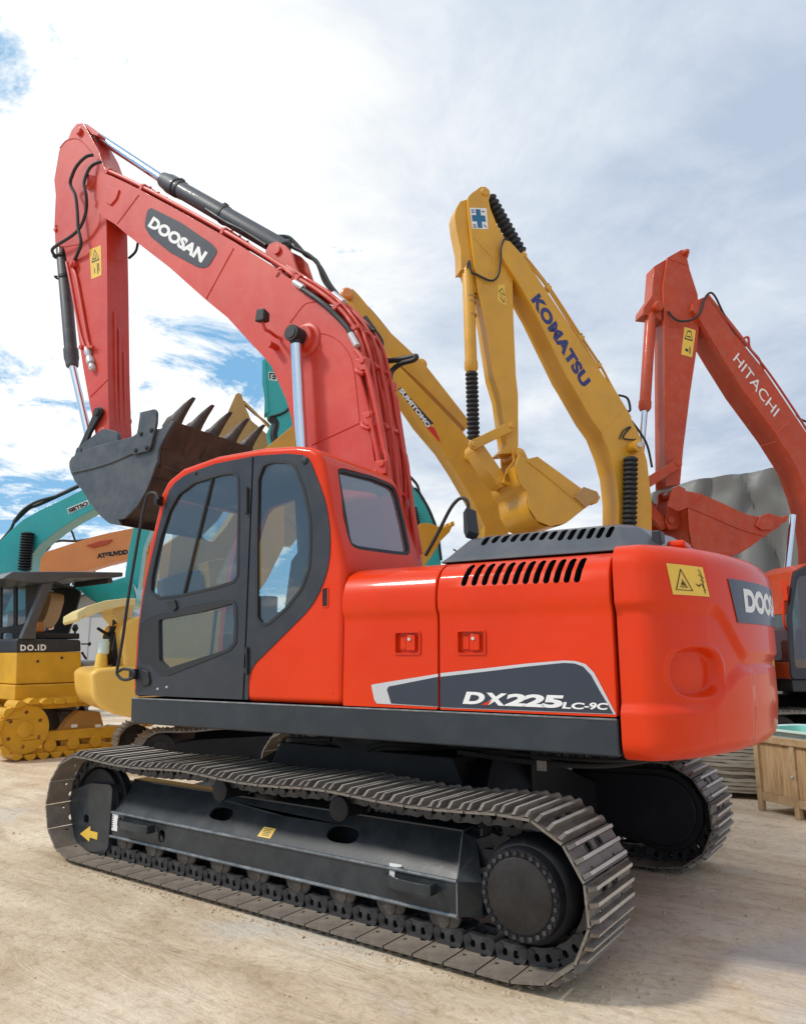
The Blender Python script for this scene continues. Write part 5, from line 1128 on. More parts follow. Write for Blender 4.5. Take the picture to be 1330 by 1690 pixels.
# ---- teal excavator far behind the arch of the foreground boom
TF = frame_at(440, 620, 18, 45, -4.4, -.17)
t = machine(TF, 'teal excavator framed by the arch of the foreground boom, pale emblem on its stick', group='parked excavators with raised booms')
slabp(TF, [(433, 594), (440, 590), (470, 610), (500, 640), (520, 700), (500, 745), (445, 745), (440, 715), (452, 690), (441, 688), (437, 660), (433, 635)], -.17, .17, 'teal', 'stick', t)
slabp(TF, [(433, 594), (439, 597), (440, 632), (444, 680), (436, 684), (437, 662), (433, 634)], -.22, .1, 'teal', 'stick_nose', t, vt=-.22)
slabp(TF, [(470, 600), (510, 620), (600, 690), (650, 757), (668, 785), (694, 817), (720, 865), (728, 935), (690, 960), (640, 960), (640, 820), (600, 760), (500, 660)], -.25, .25, 'teal', 'boom', t)
p = rnd(TF.T([(443, 613), (458, 616), (457, 629), (443, 627)], -.17), .02, 2); G().prism(p, -.174, -.17).build('emblem_plate', 'mintw', t)
f = planar(TF, (443, 627), (457, 629), (443, 613), -.178); strokes(f, [[(.2, .2), (.2, .8), (.7, .8)], [(.5, .25), (.8, .25), (.8, .6), (.5, .5)]], .16, 'ink', t)
hose2(TF, [(445, 688), (455, 686), (470, 680), (478, 672)], -.2, .03, t); hose2(TF, [(448, 690), (455, 700), (452, 720), (458, 742)], -.1, .12, t, nm='cylinder_hose')
hose2(TF, [(402, 662), (425, 685), (445, 706)], -.1, .03, t, 'ochre', 'rod')
hose2(TF, [(658, 768), (675, 785), (688, 800), (693, 815), (705, 835), (714, 855), (722, 880), (728, 925)], -.25, .035, t); hose2(TF, [(684, 805), (698, 822), (712, 852), (720, 872)], -.25, .03, t)
bellows(TF, (678, 838), (684, 868), -.35, .16, t, 7)
undercarriage(TF, t, 1.); house(TF, t, 'teal', tail=2.4)

# ---- ochre excavator whose stick tip shows above the bucket teeth
AF = frame_at(395, 650, 20, 45, -4., -.17)
a_ = machine(AF, 'ochre excavator whose pointed stick tip shows above the foreground bucket teeth', group='parked excavators with raised booms')
slabp(AF, [(389, 651), (394, 648), (399, 651), (404, 668), (415, 694), (445, 720), (470, 760), (520, 850), (480, 900), (420, 900), (350, 760), (362, 722), (372, 690)], -.17, .17, 'ochre', 'stick', a_)
slabp(AF, [(400, 760), (470, 740), (560, 800), (640, 900), (660, 960), (560, 960), (480, 860)], -.25, .25, 'ochre', 'boom', a_)
hose2(AF, [(400, 664), (420, 682), (442, 700), (452, 716)], -.1, .035, a_, 'rubber', 'rod')
undercarriage(AF, a_, 1.); house(AF, a_, 'ochre', tail=2.0)

# ---- ochre bucket at the cab roof's right (a machine beyond the hood)
BF = frame_at(705, 890, 12.5, 55, -2.2, -.5)
b_ = machine(BF, 'small yellow excavator low behind the hood, only its raised bucket lip showing', group='parked excavators with raised booms')
b_bk = scoop(BF, [(694, 864), (706, 863), (720, 867), (727, 871), (736, 869), (748, 864), (742, 878), (727, 893), (716, 912), (700, 935), (682, 940), (670, 920), (672, 890)], -.45, .35, 'yellow', b_, 11, 5, teeth=4, t_len=.06)
slabp(BF, [(640, 900), (660, 892), (676, 905), (690, 930), (676, 1020), (640, 1020)], -.15, .15, 'yellow', 'stick', b_, r=.05)
slabp(BF, [(676, 960), (700, 950), (740, 985), (800, 1010), (820, 1060), (760, 1060), (690, 1010)], -.2, .2, 'yellow', 'boom', b_, r=.05)
undercarriage(BF, b_, .62, L=1.6); house(BF, b_, 'yellow', tail=1.7, s=.62, cab=False)

# ---- left: teal excavator facing right
def zl(p): return [(x/3.38, 780+y/3.38) for x, y in p]
T2 = frame_at(120, 850, 16, 222, -3.6, .25)
t2 = machine(T2, 'teal excavator at the left edge, its boom reaching in behind the dark bucket', group='parked excavators with raised booms')
tb = zl([(-260, 700), (-150, 480), (0, 385), (60, 325), (130, 262), (230, 205), (330, 160), (460, 95), (600, 40), (760, 20), (840, 60), (860, 120), (700, 120), (525, 205), (420, 260), (330, 318), (220, 405), (180, 460), (168, 560), (150, 760), (-100, 800)])
t2b = slabp(T2, tb, .25, -.25, 'teal', 'boom', t2)
sq = zl([(375, 200), (492, 152), (498, 180), (385, 232)]); G().prism(T2.T([sq[0], sq[1], sq[2], sq[3]], .25), .25, .2535).build('name_band', 'white', t2b)
word('SIETSO', zl([(388, 226)])[0], zl([(496, 180)])[0], zl([(380, 204)])[0], .257, 'ink', parent=t2b, F=T2, rz=0, bold=.06)
hose2(T2, zl([(0, 390), (60, 320), (85, 270), (130, 210), (200, 165), (300, 135)]), .1, .03, t2); hose2(T2, zl([(80, 275), (160, 200), (210, 180), (300, 140), (440, 75)]), .0, .045, t2, 'rubber', 'stick_cylinder')
bellows(T2, *zl([(158, 335), (140, 545)]), .35, .13, t2, 14)
slabp(T2, zl([(760, 30), (850, 60), (835, 330), (800, 420), (760, 720), (690, 720), (700, 560), (720, 430), (745, 310)]), .17, -.17, 'teal', 'stick', t2)
scoop(T2, zl([(705, 580), (640, 600), (560, 615), (435, 640), (480, 685), (540, 725), (640, 745), (720, 745), (760, 710), (740, 620)]), .5, -.5, 'teal', t2, 9, 3, teeth=4, t_len=.12)
undercarriage(T2, t2, 1.); house(T2, t2, 'teal', tail=2.4, side=1)

# ---- orange excavator further off on the left
O1 = frame_at(140, 900, 23, 225, -2.0, .25)
o1 = machine(O1, 'pale orange excavator with black lettering on its low boom, far left', group='parked excavators with raised booms')
ob = zl([(60, 620), (110, 530), (165, 495), (205, 462), (270, 438), (420, 390), (520, 358), (600, 338), (750, 308), (830, 300), (830, 440), (720, 480), (600, 510), (485, 545), (300, 560), (200, 640), (80, 720)])
obo = slabp(O1, ob, .25, -.25, 'orange2', 'boom', o1)
word('ATGUVDD', zl([(543, 480)])[0], zl([(716, 455)])[0], zl([(541, 452)])[0], .256, 'ink', parent=obo, F=O1, rz=0, bold=.08)
hose2(O1, zl([(170, 495), (220, 465), (275, 420), (290, 395), (340, 380), (425, 382), (500, 370)]), .1, .035, o1); hose2(O1, zl([(375, 320), (400, 325), (422, 382)]), .1, .03, o1)
slabp(O1, zl([(480, 405), (560, 380), (630, 372), (600, 400), (520, 418)]), .3, .25, 'hred', 'pipe_guard', o1)
slabp(O1, zl([(780, 300), (860, 310), (840, 700), (780, 700)]), .17, -.17, 'orange2', 'stick', o1)
undercarriage(O1, o1, 1.); house(O1, o1, 'orange2', tail=2.4, side=1)

# ---- yellow small excavator with its engine hood raised, left of the cab
YF = frame_at(262, 1225, 11.2, 246, 1.15, .72)
y = machine(YF, 'small pale yellow excavator with its engine hood raised, beside the foreground cab', name='compact_excavator')
undercarriage(YF, y, .72, L=1.65, gauge=1.05, width=.62, hub='hub')
def yb(x0, x1, y0, y1, z0_, z1_, mat, nm, bev=.04, sg=3): return G().box(x0, x1, y0, y1, z0_, z1_).build(nm, mat, y, bevel=bev, seg=sg)
def sl2(pts, v0, v1, mat, nm, par=None, r=0, bev=.03, F=YF, vt=None, seg=3):
    p = F.T(pts, v0 if vt is None else vt); p = rnd(p, r, 4) if r else p
    return G().prism(p, v0, v1).build(nm, mat, par or y, bevel=bev, seg=seg)
sl2([(150, 1112), (162, 1103), (225, 1098), (330, 1100), (330, 1190), (225, 1186), (190, 1180), (165, 1168), (153, 1150)], .95, -.75, 'pale', 'counterweight', r=.10, bev=.10, vt=.95, seg=5)
sl2([(200, 1040), (206, 1028), (222, 1018), (330, 1006), (420, 1012), (420, 1120), (206, 1112)], .90, -.70, 'pale', 'body_shell', r=.08, bev=.07, vt=.9)
sl2([(255, 1190), (420, 1190), (420, 1115), (255, 1115)], .88, -.7, 'pale', 'side_door', r=.03, bev=.03, vt=.88)
hd = YF.T([(127, 1022), (128, 1010), (145, 1000), (175, 991), (210, 987), (225, 988), (224, 998), (200, 1001), (172, 1008), (152, 1016), (140, 1014), (131, 1026)], .9); G().prism(hd, .9, -.6).build('raised_hood', 'cream', y, bevel=.012)
sl2([(186, 1003), (222, 998), (222, 1004), (208, 1040), (192, 1020), (186, 1014)], .3, -.6, 'cream', 'hood_side', bev=.01)
g = G()
for q, v, r in (((178, 1082), .55, .07), ((190, 1050), .3, .10), ((200, 1075), .2, .13), ((208, 1100), .5, .10), ((196, 1030), .0, .08)):
    a = YF.p3(*q, v); g.rings(a+V((0, 0, -.12)), a+V((.02, .04, .14)), [(0, r*.8), (.1, r), (.7, r), (.75, r*.7), (1, r*.7)], 14)
g.build('engine', 'black', y)
sl2([(184, 1100), (190, 1045), (215, 1020), (222, 1040), (222, 1108)], .5, -.5, 'rubber', 'engine_bay', bev=.02)
g = G(); a = YF.p3(172, 1068, .62); g.rings(a+V((0, 0, -.10)), a+V((0, 0, .11)), [(0, .06), (.1, .075), (.8, .07), (.85, .06), (1, .06)], 14); b_1 = g.build('oil_bottle', 'mintw', y)
g = G(); a = YF.p3(168, 1090, .62); g.rings(a+V((0, 0, -.12)), a+V((0, 0, .12)), [(0, .07), (.1, .09), (.8, .07), (1, .05)], 12); g.build('oil_filter', 'label', y)
g = G(); g.tube([YF.p3(162, 1037, .5), YF.p3(178, 1047, .4), YF.p3(190, 1052, .3)], .022, 8); g.build('dip_rod', 'rubber', y)
# its boom and cab, seen through the foreground cab's windows
yb2 = sl2([(262, 905), (300, 880), (330, 885), (350, 895), (372, 870), (398, 828), (430, 800), (470, 820), (470, 900), (440, 960), (400, 1010), (290, 1010), (262, 960)], .2, -.15, 'yellow', 'boom', r=.05, bev=.02)
sl2([(268, 955), (300, 945), (332, 940), (340, 1000), (336, 1010), (268, 1012)], .62, .3, 'slate', 'control_box', bev=.02)
sl2([(343, 925), (378, 920), (392, 1008), (350, 1012)], .85, .2, 'yellow', 'guard_plate', bev=.02)

# ---- crawler dozer with a canopy
A_, B_ = gp(35, 1257), gp(190, 1241); da = atan2(B_.y-A_.y, B_.x-A_.x)
DF = Frame(A_.x, A_.y, da)
d = empty('bulldozer', 'dark yellow crawler dozer with a grey roof canopy and yellow tracks, at the left edge', 'bulldozer', (A_.x, A_.y, 0), da)
def zd(p): return [(x/4.83, 920+y/4.83) for x, y in p]
def dz(pts, v0, v1, mat, nm, par=None, r=0, bev=.015, vt=None, seg=2, holes=()):
    p = DF.T(zd(pts), v0 if vt is None else vt); p = rnd(p, r, 4) if r else p
    return G().prism(p, v0, v1, holes).build(nm, mat, par or d, bevel=bev, seg=seg)
dz([(135, 755), (650, 750), (655, 995), (128, 1012)], .35, 1.9, 'dozer', 'side_panel', bev=.02)
dz([(122, 1018), (645, 1000), (640, 1150), (118, 1140)], .30, 1.9, 'dozer', 'lower_panel', bev=.02)
gp_ = dz([(135, 662), (150, 645), (635, 655), (648, 668), (650, 748), (133, 760)], .34, 1.9, 'slate', 'top_panel', bev=.02)
word('DO.ID', zd([(165, 746)])[0], zd([(372, 742)])[0], zd([(165, 695)])[0], .335, 'white', parent=gp_, F=DF, rz=0, bold=.05, spacing=1.25)
for q in ((303, 828), (495, 800)):
    a = DF.p3(*zd([q])[0], .35); G().cyl(a, a+V((0, -.012, 0)), .02, n=12).build('plug', 'rubber', d)
dz([(645, 935), (760, 930), (1060, 980), (1060, 1180), (640, 1180)], .5, 1.7, 'dozer', 'engine_hood', bev=.05, seg=3, vt=.5)
dz([(655, 840), (800, 820), (880, 860), (880, 940), (655, 940)], .8, 1.6, 'roofedge', 'hood_cover', bev=.03)
# canopy
cp = [(18, 170), (60, 140), (110, 112), (640, 112), (985, 118), (985, 152), (900, 160), (560, 165), (500, 185), (430, 195), (360, 205), (200, 200), (120, 180)]
dz(cp, .25, 2.0, 'grey', 'canopy_roof', bev=.02)
for v0, v1 in ((.30, .42), (1.82, 1.94)):
    dz([(345, 205), (440, 190), (405, 262), (300, 520), (290, 650), (170, 650), (190, 600), (260, 440), (320, 280)], v0, v1, 'grey', 'canopy_post', bev=.015, vt=.3)
dz([(870, 160), (895, 160), (905, 200), (850, 210)], .5, 1.8, 'grey', 'canopy_bracket', bev=.01)
dz([(290, 600), (380, 600), (640, 605), (640, 650), (290, 650)], .5, 1.7, 'rubber', 'dashboard', bev=.02)
dz([(285, 560), (300, 515), (345, 508), (365, 540), (365, 600), (290, 600)], .9, 1.4, 'orange2', 'seat_backrest', r=.06, bev=.04, seg=3)
g = G(); a = DF.p3(*zd([(600, 615)])[0], .7); b = DF.p3(*zd([(602, 570)])[0], .7); g.cyl(a, b, .018, n=8); g.rings(b+V((0, 0, -.04)), b+V((0, 0, .08)), [(0, .03), (.4, .055), (1, .03)], 12); g.build('gear_lever', 'rubber', d)
g = G(); a = DF.p3(*zd([(650, 690)])[0], .6); b = DF.p3(*zd([(708, 690)])[0], .5); g.cyl(a, b, .012, n=8); g.rings(b, b+V((.04, 0, 0)), [(0, .02), (.5, .04), (1, .02)], 10); g.build('side_lever', 'rubber', d)
g = G(); a = DF.p3(*zd([(655, 755)])[0], .7); b = DF.p3(*zd([(690, 810)])[0], .7); g.cyl(a, b, .02, n=8); g.build('stay_rod', 'rubber', d)
# its tracks
x0_, z0_ = DF.tr(*zd([(205, 1365)])[0], 0); z0_ = .50; RW = .46
for vv, sgn in ((0, -1), (1.55, 1)):
    pth = track_path(x0_+.02, x0_+2.75, .47, .40, .02); sh_, st_d = resample(pth, .205)
    lp = [(x, z) for x, z, a in sh_]
    tk = G().prism([(x-.0, z) for x, z in pth], vv+.12, vv+.30, [inset(pth, .09) if abs(inset(pth, .09)[0][0]) < 99 else ()]).build('crawler_track', 'dozer', d)
    padp = None
    for (x, z, a) in sh_:
        if padp is None:
            gpd = G(); q = [(-.088, 0), (-.075, .035), (-.03, .072), (0, .080), (.03, .072), (.075, .035), (.088, 0), (.07, -.02), (-.07, -.02)]
            gpd.prism(q, 0, .42); o = gpd.build('track_pad', 'dozer', tk, bevel=.006, seg=1); padp = o
        else: o = copy_to(padp, tk)
        o.matrix_local = Matrix(((cos(a), 0, -sin(a), x), (0, 1, 0, vv), (sin(a), 0, cos(a), z), (0, 0, 0, 1)))
    hol = [ell(x0_+.26*cos(2*pi*i/6+.5), .47+.26*sin(2*pi*i/6+.5), .035, .03, 10) for i in range(6)]
    G().prism(ell(x0_+.02, .47, .375, .375, 40), vv+.06, vv+.2, [[(p_[0]+.02, p_[1]) for p_ in hh] for hh in hol]).build('drive_wheel', 'dozer', d, bevel=.015)
    g = G(); g.rings((x0_+.02, vv+.02, .47), (x0_+.02, vv+.2, .47), [(0, .07), (.1, .12), (.3, .13), (.35, .17), (1, .18)], 24); g.build('wheel_hub', 'dozer', d)
    if sgn < 0:
        G().prism(DF.T(zd([(350, 1430), (380, 1390), (900, 1345), (1000, 1340), (1000, 1440), (700, 1440), (360, 1470)]), vv+.1), vv+.1, vv+.3).build('track_frame', 'dozer', d, bevel=.012)
        g = G(); g.prism(DF.T(zd([(480, 1400), (560, 1290), (640, 1220), (800, 1230), (830, 1340), (600, 1400)]), vv+.2), vv+.2, vv+.4); g.build('frame_web', 'ochre', d, bevel=.01)
        for xx in (590, 780): a = DF.p3(*zd([(xx, 1340)])[0], vv+.1); G().box(a.x-.04, a.x+.05, vv+.06, vv+.12, a.z-.03, a.z+.02).build('frame_clip', 'white', d, bevel=.01)
    for k_ in range(6): G().cyl((x0_+.45+.38*k_, vv+.08, .19), (x0_+.45+.38*k_, vv+.34, .19), .10, n=18).build('track_roller', 'dozer', d, bevel=.01)

# ---- black cab at the left edge
NF = frame_at(40, 1050, 14.5, 38, 0, 0)
nn_r = empty('parked_truck', 'black vehicle cab with a red tail lamp at the left edge, behind the dozer', 'truck', tuple(NF.o), NF.a)
def nb(pts, v0, v1, mat, nm, vt=0, bev=.015, r=0, holes=()):
    p = NF.T(zd(pts), vt); p = rnd(p, r, 3) if r else p
    return G().prism(p, v0, v1, [rnd(NF.T(zd(hh), vt), .04, 3) for hh in holes]).build(nm, mat, nn_r, bevel=bev)
wn = [[(18, 190), (108, 190), (108, 545), (10, 560)], [(135, 190), (205, 195), (205, 520), (135, 545)], [(15, 600), (98, 600), (98, 665), (15, 680)]]
nb([(-300, 178), (345, 185), (345, 240), (300, 400), (215, 640), (205, 760), (130, 800), (-300, 800)], 0, .08, 'rubber', 'cab_side', holes=wn)
for hh in wn: pane(inset(rnd(NF.T(zd(hh), 0), .04, 3), .002), .03, 'glass', 'window_glass', nn_r)
nb([(-300, 178), (345, 185), (345, 240), (300, 400), (215, 640), (205, 760), (130, 800), (-300, 800)], 1.7, 1.78, 'rubber', 'cab_side', holes=wn[:1])
nb([(-300, 165), (345, 172), (345, 186), (-300, 180)], 0, 1.78, 'rubber', 'cab_roof')
nb([(-300, 800), (130, 800), (122, 930), (110, 950), (-300, 950)], .05, 1.7, 'void', 'chassis')
nb([(-300, 680), (125, 700), (125, 800), (-300, 800)], .09, 1.65, 'rubber', 'floor_box')
a = NF.p3(16.5, 1102.5, .0); G().rings(a+V((0, .05, 0)), a+V((0, -.02, 0)), [(0, .06), (.7, .06), (1, .04)], 14).build('tail_lamp', 'redlamp', nn_r)
a = NF.p3(4.8, 1101.5, .0); G().rings(a+V((0, .05, 0)), a+V((0, -.02, 0)), [(0, .04), (.7, .04), (1, .03)], 14).build('side_lamp', 'mintw', nn_r)
for x in (-1.5, .25):
    for v in (.25, 1.5): G().rings((x, v-.14, .42), (x, v+.14, .42), [(0, .2), (.05, .36), (.2, .42), (.8, .42), (.95, .36), (1, .2)], 28).build('wheel', 'rubber', nn_r)
nb([(150, 250), (290, 240), (300, 300), (250, 470), (180, 560), (160, 500)], .6, 1.2, 'ochre', 'seat_backrest', r=.1)

# ---- shed far behind
BL = frame_at(120, 1050, 38, 50, 0, 0)
bl = empty('shed', 'white walled shed with a grey gable roof, far behind the dozer', 'building', tuple(BL.o), BL.a)
wl0, wl1 = BL.tr(62, 1050, 0)[0], BL.tr(190, 1050, 0)[0]; zt0 = BL.tr(120, 1013, 0)[1]; za = BL.tr(130, 968, 0)[1]; xm = (wl0+wl1)/2
G().box(wl0, wl1+3, 0, 14, 0, zt0).build('wall', 'concrete', bl)
G().prism([(wl0-.3, zt0+.01), (wl1+.5, zt0+.01), (xm+1.3, za)], 0, .25).build('gable', 'roof', bl)
g = G(); g.prism([(wl0-.5, zt0), (xm+1.3, za+.02), (xm+1.3, za+.16), (wl0-.6, zt0+.14)], -.4, 14.2); g.prism([(wl1+.7, zt0), (xm+1.3, za+.02), (xm+1.3, za+.16), (wl1+.8, zt0+.14)], -.4, 14.2); g.build('roof', 'roofedge', bl)
for x in (wl0+1.0, wl0+2.2, wl0+3.4): G().box(x, x+.04, -.02, -.001, 0, zt0-.1).build('wall_seam', 'roofedge', bl)
G().box(wl0-.1, wl1+3, -.03, -.002, zt0-.14, zt0-.02).build('fascia', 'roofedge', bl)
# ---- second shed beside it
BM = frame_at(60, 1060, 60, 55, 0, 0)
b2 = empty('warehouse', 'long pale warehouse on the skyline beyond the teal excavator', 'building', tuple(BM.o), BM.a)
G().box(-30, 30, 0, 12, 0, 3.6).build('wall', 'concrete', b2); G().prism([(-30.5, 3.61), (30.5, 3.61), (30.5, 3.9), (-30.5, 3.9)], -.5, 12.5).build('roof', 'roofedge', b2)

# ---- tarpaulin covered pile
PF = frame_at(1220, 900, 18.5, 12, 0, 0)
def tarp_pt(i, j, ni, nj):
    u = -2.6+5.9*i/ni; top = PF.tr(1220, 0, 0)
    hz = TZ(u); s = j/nj
    if s < .6: z = hz*s/.6; vv = -.35*(1-s/.6)
    else: z = hz+.25*sin((s-.6)/.4*pi)-.2*(s-.6); vv = (s-.6)/.4*4.
    w_ = .34*abs(sin(u*1.5+.45*z+.4))**.45+.12*abs(sin(u*3.7-.8*z))**.6+sin(u*3.1+z*.5)*.03+sin(u*7.3+z*1.1+1)*.02+sin(z*2.3+u*1.7)*.02+.09*abs(sin(u*1.9+z*.35))**.5+.05*abs(sin(u*4.1-z*.9+.7))**.5
    fold = -.12*math.exp(-((z-hz*.93)/.25)**2)
    return V((u, vv-w_+fold*sin(u*5), z))
edge = [PF.tr(x, y_, 0) for x, y_ in ((1100, 812), (1133, 803), (1175, 795), (1225, 787), (1272, 780), (1300, 792), (1312, 812))]
def TZ(u):
    for (a, za_), (b, zb_) in zip(edge, edge[1:]):
        if u <= b or (b, zb_) == edge[-1]: t = (u-a)/(b-a); return za_+(zb_-za_)*max(-1, min(1.3, t))
tp_ = G(); tp_.grid([[tarp_pt(i, j, 90, 60) for i in range(91)] for j in range(61)])
tpile = tag(tp_.build('tarpaulin', 'tarp', None, ang=70), 'grey tarpaulin draped over a tall pile beyond the red excavator bucket', 'tarpaulin')
tpile.location = tuple(PF.o); tpile.rotation_euler.z = PF.a
md = tpile.modifiers.new('s', 'SOLIDIFY'); md.thickness = .02
lpile = empty('cargo_pile', 'tall stack of boxed cargo hidden under the grey tarpaulin', 'cargo', tuple(PF.o), PF.a)
G().box(-2.5, 3.1, .15, 3.8, 0, min(e[1] for e in edge)-.35).build('crate_block', 'batten', lpile)

# ---- wooden crate with a mint tub
c0, c1 = gp(1256, 1338), gp(1317, 1353); ca = atan2(c1.y-c0.y, c1.x-c0.x); W_ = (c1-c0).length
CFm = Frame(c0.x, c0.y, ca); ch = CFm.tr(1249, 1216, 0)[1]
cr = empty('wooden_crate', 'open wooden crate on feet with plywood sides, at the right edge', 'crate', (c0.x, c0.y, 0), ca)
LX = W_*2+.05
g = []
def cb_(x0, x1, y0, y1, z0, z1, mat, nm, bev=.004): return G().box(x0, x1, y0, y1, z0, z1).build(nm, mat, cr, bevel=bev)
for x in (0, W_, LX):
    for yv in (0, .92): cb_(x-.03, x+.03, yv-.012, yv+.04, 0, ch-.05, 'batten', 'post')
cb_(-.04, LX+.05, -.022, .05, ch-.048, ch+.02, 'batten', 'top_rail'); cb_(-.04, LX+.05, .88, .95, ch-.048, ch+.02, 'batten', 'top_rail')
cb_(-.035, .03, .052, .878, ch-.045, ch+.017, 'batten', 'top_rail'); cb_(LX-.03, LX+.045, .052, .878, ch-.045, ch+.017, 'batten', 'top_rail')
for yv in (-.006, .90): cb_(.032, LX-.032, yv, yv+.03, .11, .19, 'batten', 'bottom_rail')
for a1, a2 in ((.032, W_-.032), (W_+.032, LX-.032)): cb_(a1, a2, .012, .026, .192, ch-.05, 'ply', 'side_panel', .002)
cb_(.032, LX-.032, .93, .944, .192, ch-.05, 'ply', 'side_panel', .002); cb_(-.012, .002, .045, .88, .13, ch-.05, 'ply', 'side_panel', .002); cb_(LX-.002, LX+.012, .045, .88, .13, ch-.05, 'ply', 'side_panel', .002)
cb_(.0, LX, .05, .88, .12, .15, 'ply', 'bottom')
a = CFm.tr(1309, 1282, 0); G().cyl((a[0], -.03, a[1]), (a[0], -.012, a[1]), .012, n=10).build('nail_plate', 'silver', cr)
q = CFm.tr(1289, 1232, .45); q0 = q[0]
def rr2(x0, x1, y0, y1, r, z): return [V((a, b, z)) for a, b in rnd([(x0, y0), (x1, y0), (x1, y1), (x0, y1)], r, 5)]
g = G(); L_ = 1.0
outs = [rr2(q0+.06, q0+L_-.06, .14, .70, .12, .42), rr2(q0+.02, q0+L_-.02, .10, .74, .14, ch+.05), rr2(q0-.03, q0+L_+.03, .05, .79, .16, ch+.075), rr2(q0-.03, q0+L_+.03, .05, .79, .16, ch+.10), rr2(q0+.02, q0+L_-.02, .10, .74, .14, ch+.09), rr2(q0+.05, q0+L_-.05, .14, .70, .12, .46)]
o_, i_ = g.slot('mintw'), g.slot('mint')
g.loft(outs[:5], o_, cap=False); g.loft(outs[4:], i_, cap=False); n_ = len(outs[0]); b0 = len(g.v); g.add(outs[0], [tuple(range(n_))], o_); g.add(outs[5], [tuple(range(n_))], i_)
tub = tag(g.build('plastic_tub', 'mint', None, ang=40), 'mint green plastic tub with a white rim lying in the open wooden crate', 'tub'); tub.location = (c0.x, c0.y, 0); tub.rotation_euler.z = ca
# ---- stacked planks left of the crate
s0_, s1_ = gp(1170, 1316), gp(1254, 1322); sa = atan2(s1_.y-s0_.y, s1_.x-s0_.x)
rs = random.Random(3); proto = None; top_z = 0
s0_ = s0_+(s1_-s0_).normalized()*-.3
for row in range(14):
    for dep in range(3):
        if proto is None:
            g = G(); nseg = 14; secs = []
            for i in range(nseg+1): x = 1.75*i/nseg; w_ = .004*sin(x*9)+.003*sin(x*23); secs.append([V((x, 0, w_)), V((x, .19, w_)), V((x, .19, .038+w_)), V((x, 0, .036+w_*1.3))])
            g.loft(secs); proto = g.build('wooden_plank', 'plank', None, ang=40); o = proto
        else: o = proto.copy(); COL.objects.link(o)
        z = .07+row*.0405; off = V((rs.uniform(-.10, .12), rs.uniform(-.02, .02)+dep*.205))
        o.location = (s0_.x+cos(sa)*off.x-sin(sa)*off.y, s0_.y+sin(sa)*off.x+cos(sa)*off.y, z); o.rotation_euler = (0, rs.uniform(-.003, .003), sa+rs.uniform(-.02, .02))
        tag(o, 'weathered grey plank in the stack left of the wooden crate', 'plank', 'planks stacked beside the wooden crate')
for x in (.15, 1.45):
    o = G().box(0, .09, 0, .62, 0, .066).build('wooden_bearer', 'batten', None, bevel=.004); o.location = (s0_.x+cos(sa)*x, s0_.y+sin(sa)*x, 0); o.rotation_euler.z = sa
    tag(o, 'short timber bearer under the %s end of the plank stack' % ('left' if x < 1 else 'right'), 'bearer')
# ---- concrete beams by the black cab
BQ = frame_at(10, 1160, 15.5, 42, 0, 0); proto = None
for i in range(5):
    g = G().box(-3.2, 1.2, 0, .3, 0, .13) if proto is None else None
    if proto is None: proto = g.build('steel_beam', 'roofedge', None, bevel=.01); o = proto
    else: o = proto.copy(); COL.objects.link(o)
    o.location = tuple(BQ.o+V((0, 0, .02+.15*i))); o.rotation_euler.z = BQ.a+.02*i
    tag(o, 'long grey beam in the low pile at the left edge, %s' % ('lowest of the five', 'second from the bottom', 'middle one', 'second from the top', 'topmost of the five')[i], 'beam', 'grey beams piled at the left edge')
# ---- trees on the skyline
def tree(px, D, hgt_, label):
    r = ray(px, 1080); t_ = D/math.hypot(r.x, r.y); p = CP+r*t_; rs = random.Random(px); e = empty('distant_tree', label, 'tree', (p.x, p.y, 0), 0, 'trees on the skyline')
    g = G(); g.rings((0, 0, 0), (.2, 0, hgt_*.8), [(0, .3), (.5, .2), (1, .06)], 8); 
    for k_ in range(5): g.cyl((.1, 0, hgt_*(.4+.08*k_)), (rs.uniform(-2, 2), rs.uniform(-2, 2), hgt_*(.6+.07*k_)), .09, .03, 6)
    g.build('trunk', 'bark', e)
    g = G()
    cl = [(V((rs.gauss(0, hgt_*.16), rs.gauss(0, hgt_*.16), hgt_*rs.uniform(.45, .95))), hgt_*rs.uniform(.08, .16)) for _ in range(16)]
    for _ in range(2600):
        c_, R__ = rs.choice(cl); dv_ = V((rs.gauss(0, 1), rs.gauss(0, 1), rs.gauss(0, 1))).normalized()*R__*rs.uniform(.5, 1.15); q = c_+dv_; s = rs.uniform(.10, .22)
        a = V((rs.gauss(0, 1), rs.gauss(0, 1), rs.gauss(0, 1))).normalized(); b = a.orthogonal().normalized(); g.add([q+a*s, q+b*s*.6, q-a*s, q-b*s*.6], [(0, 1, 2, 3)])
    g.build('crown', 'leaf', e, recalc=False)
tree(96, 62, 8.6, 'dark distant tree top showing over the shed roof'); tree(84, 66, 7.6, 'smaller distant tree left of the one over the shed roof')
# loose crumbs on the ground
g = G(); rs = random.Random(11); spots = [(rs.uniform(-4.5, 6.5), rs.uniform(-4.3, 5)) for _ in range(1100)]+[(rs.uniform(-2.3, 1.9), -1.51-abs(rs.gauss(0, .03))) for _ in range(420)]+[(rs.uniform(1.7, 2.3), rs.uniform(-1.6, -.8)) for _ in range(120)]
for px_, py_ in spots:
    a = V((px_, py_, 0)); s = rs.choice((.004, .005, .006, .008, .01, .016))*rs.uniform(.6, 1.1)
    vs_ = [a+V((s*rs.uniform(.6, 1.2)*cos(t_), s*rs.uniform(.6, 1.2)*sin(t_), 0)) for t_ in (0, 1.2, 2.5, 3.8, 5)]
    g.add(vs_+[a+V((s*.2, 0, s*.8)), a+V((-s*.3, s*.2, s*.6))], [(0, 1, 5), (1, 2, 6, 5), (2, 3, 6), (3, 4, 5, 6), (4, 0, 5)])
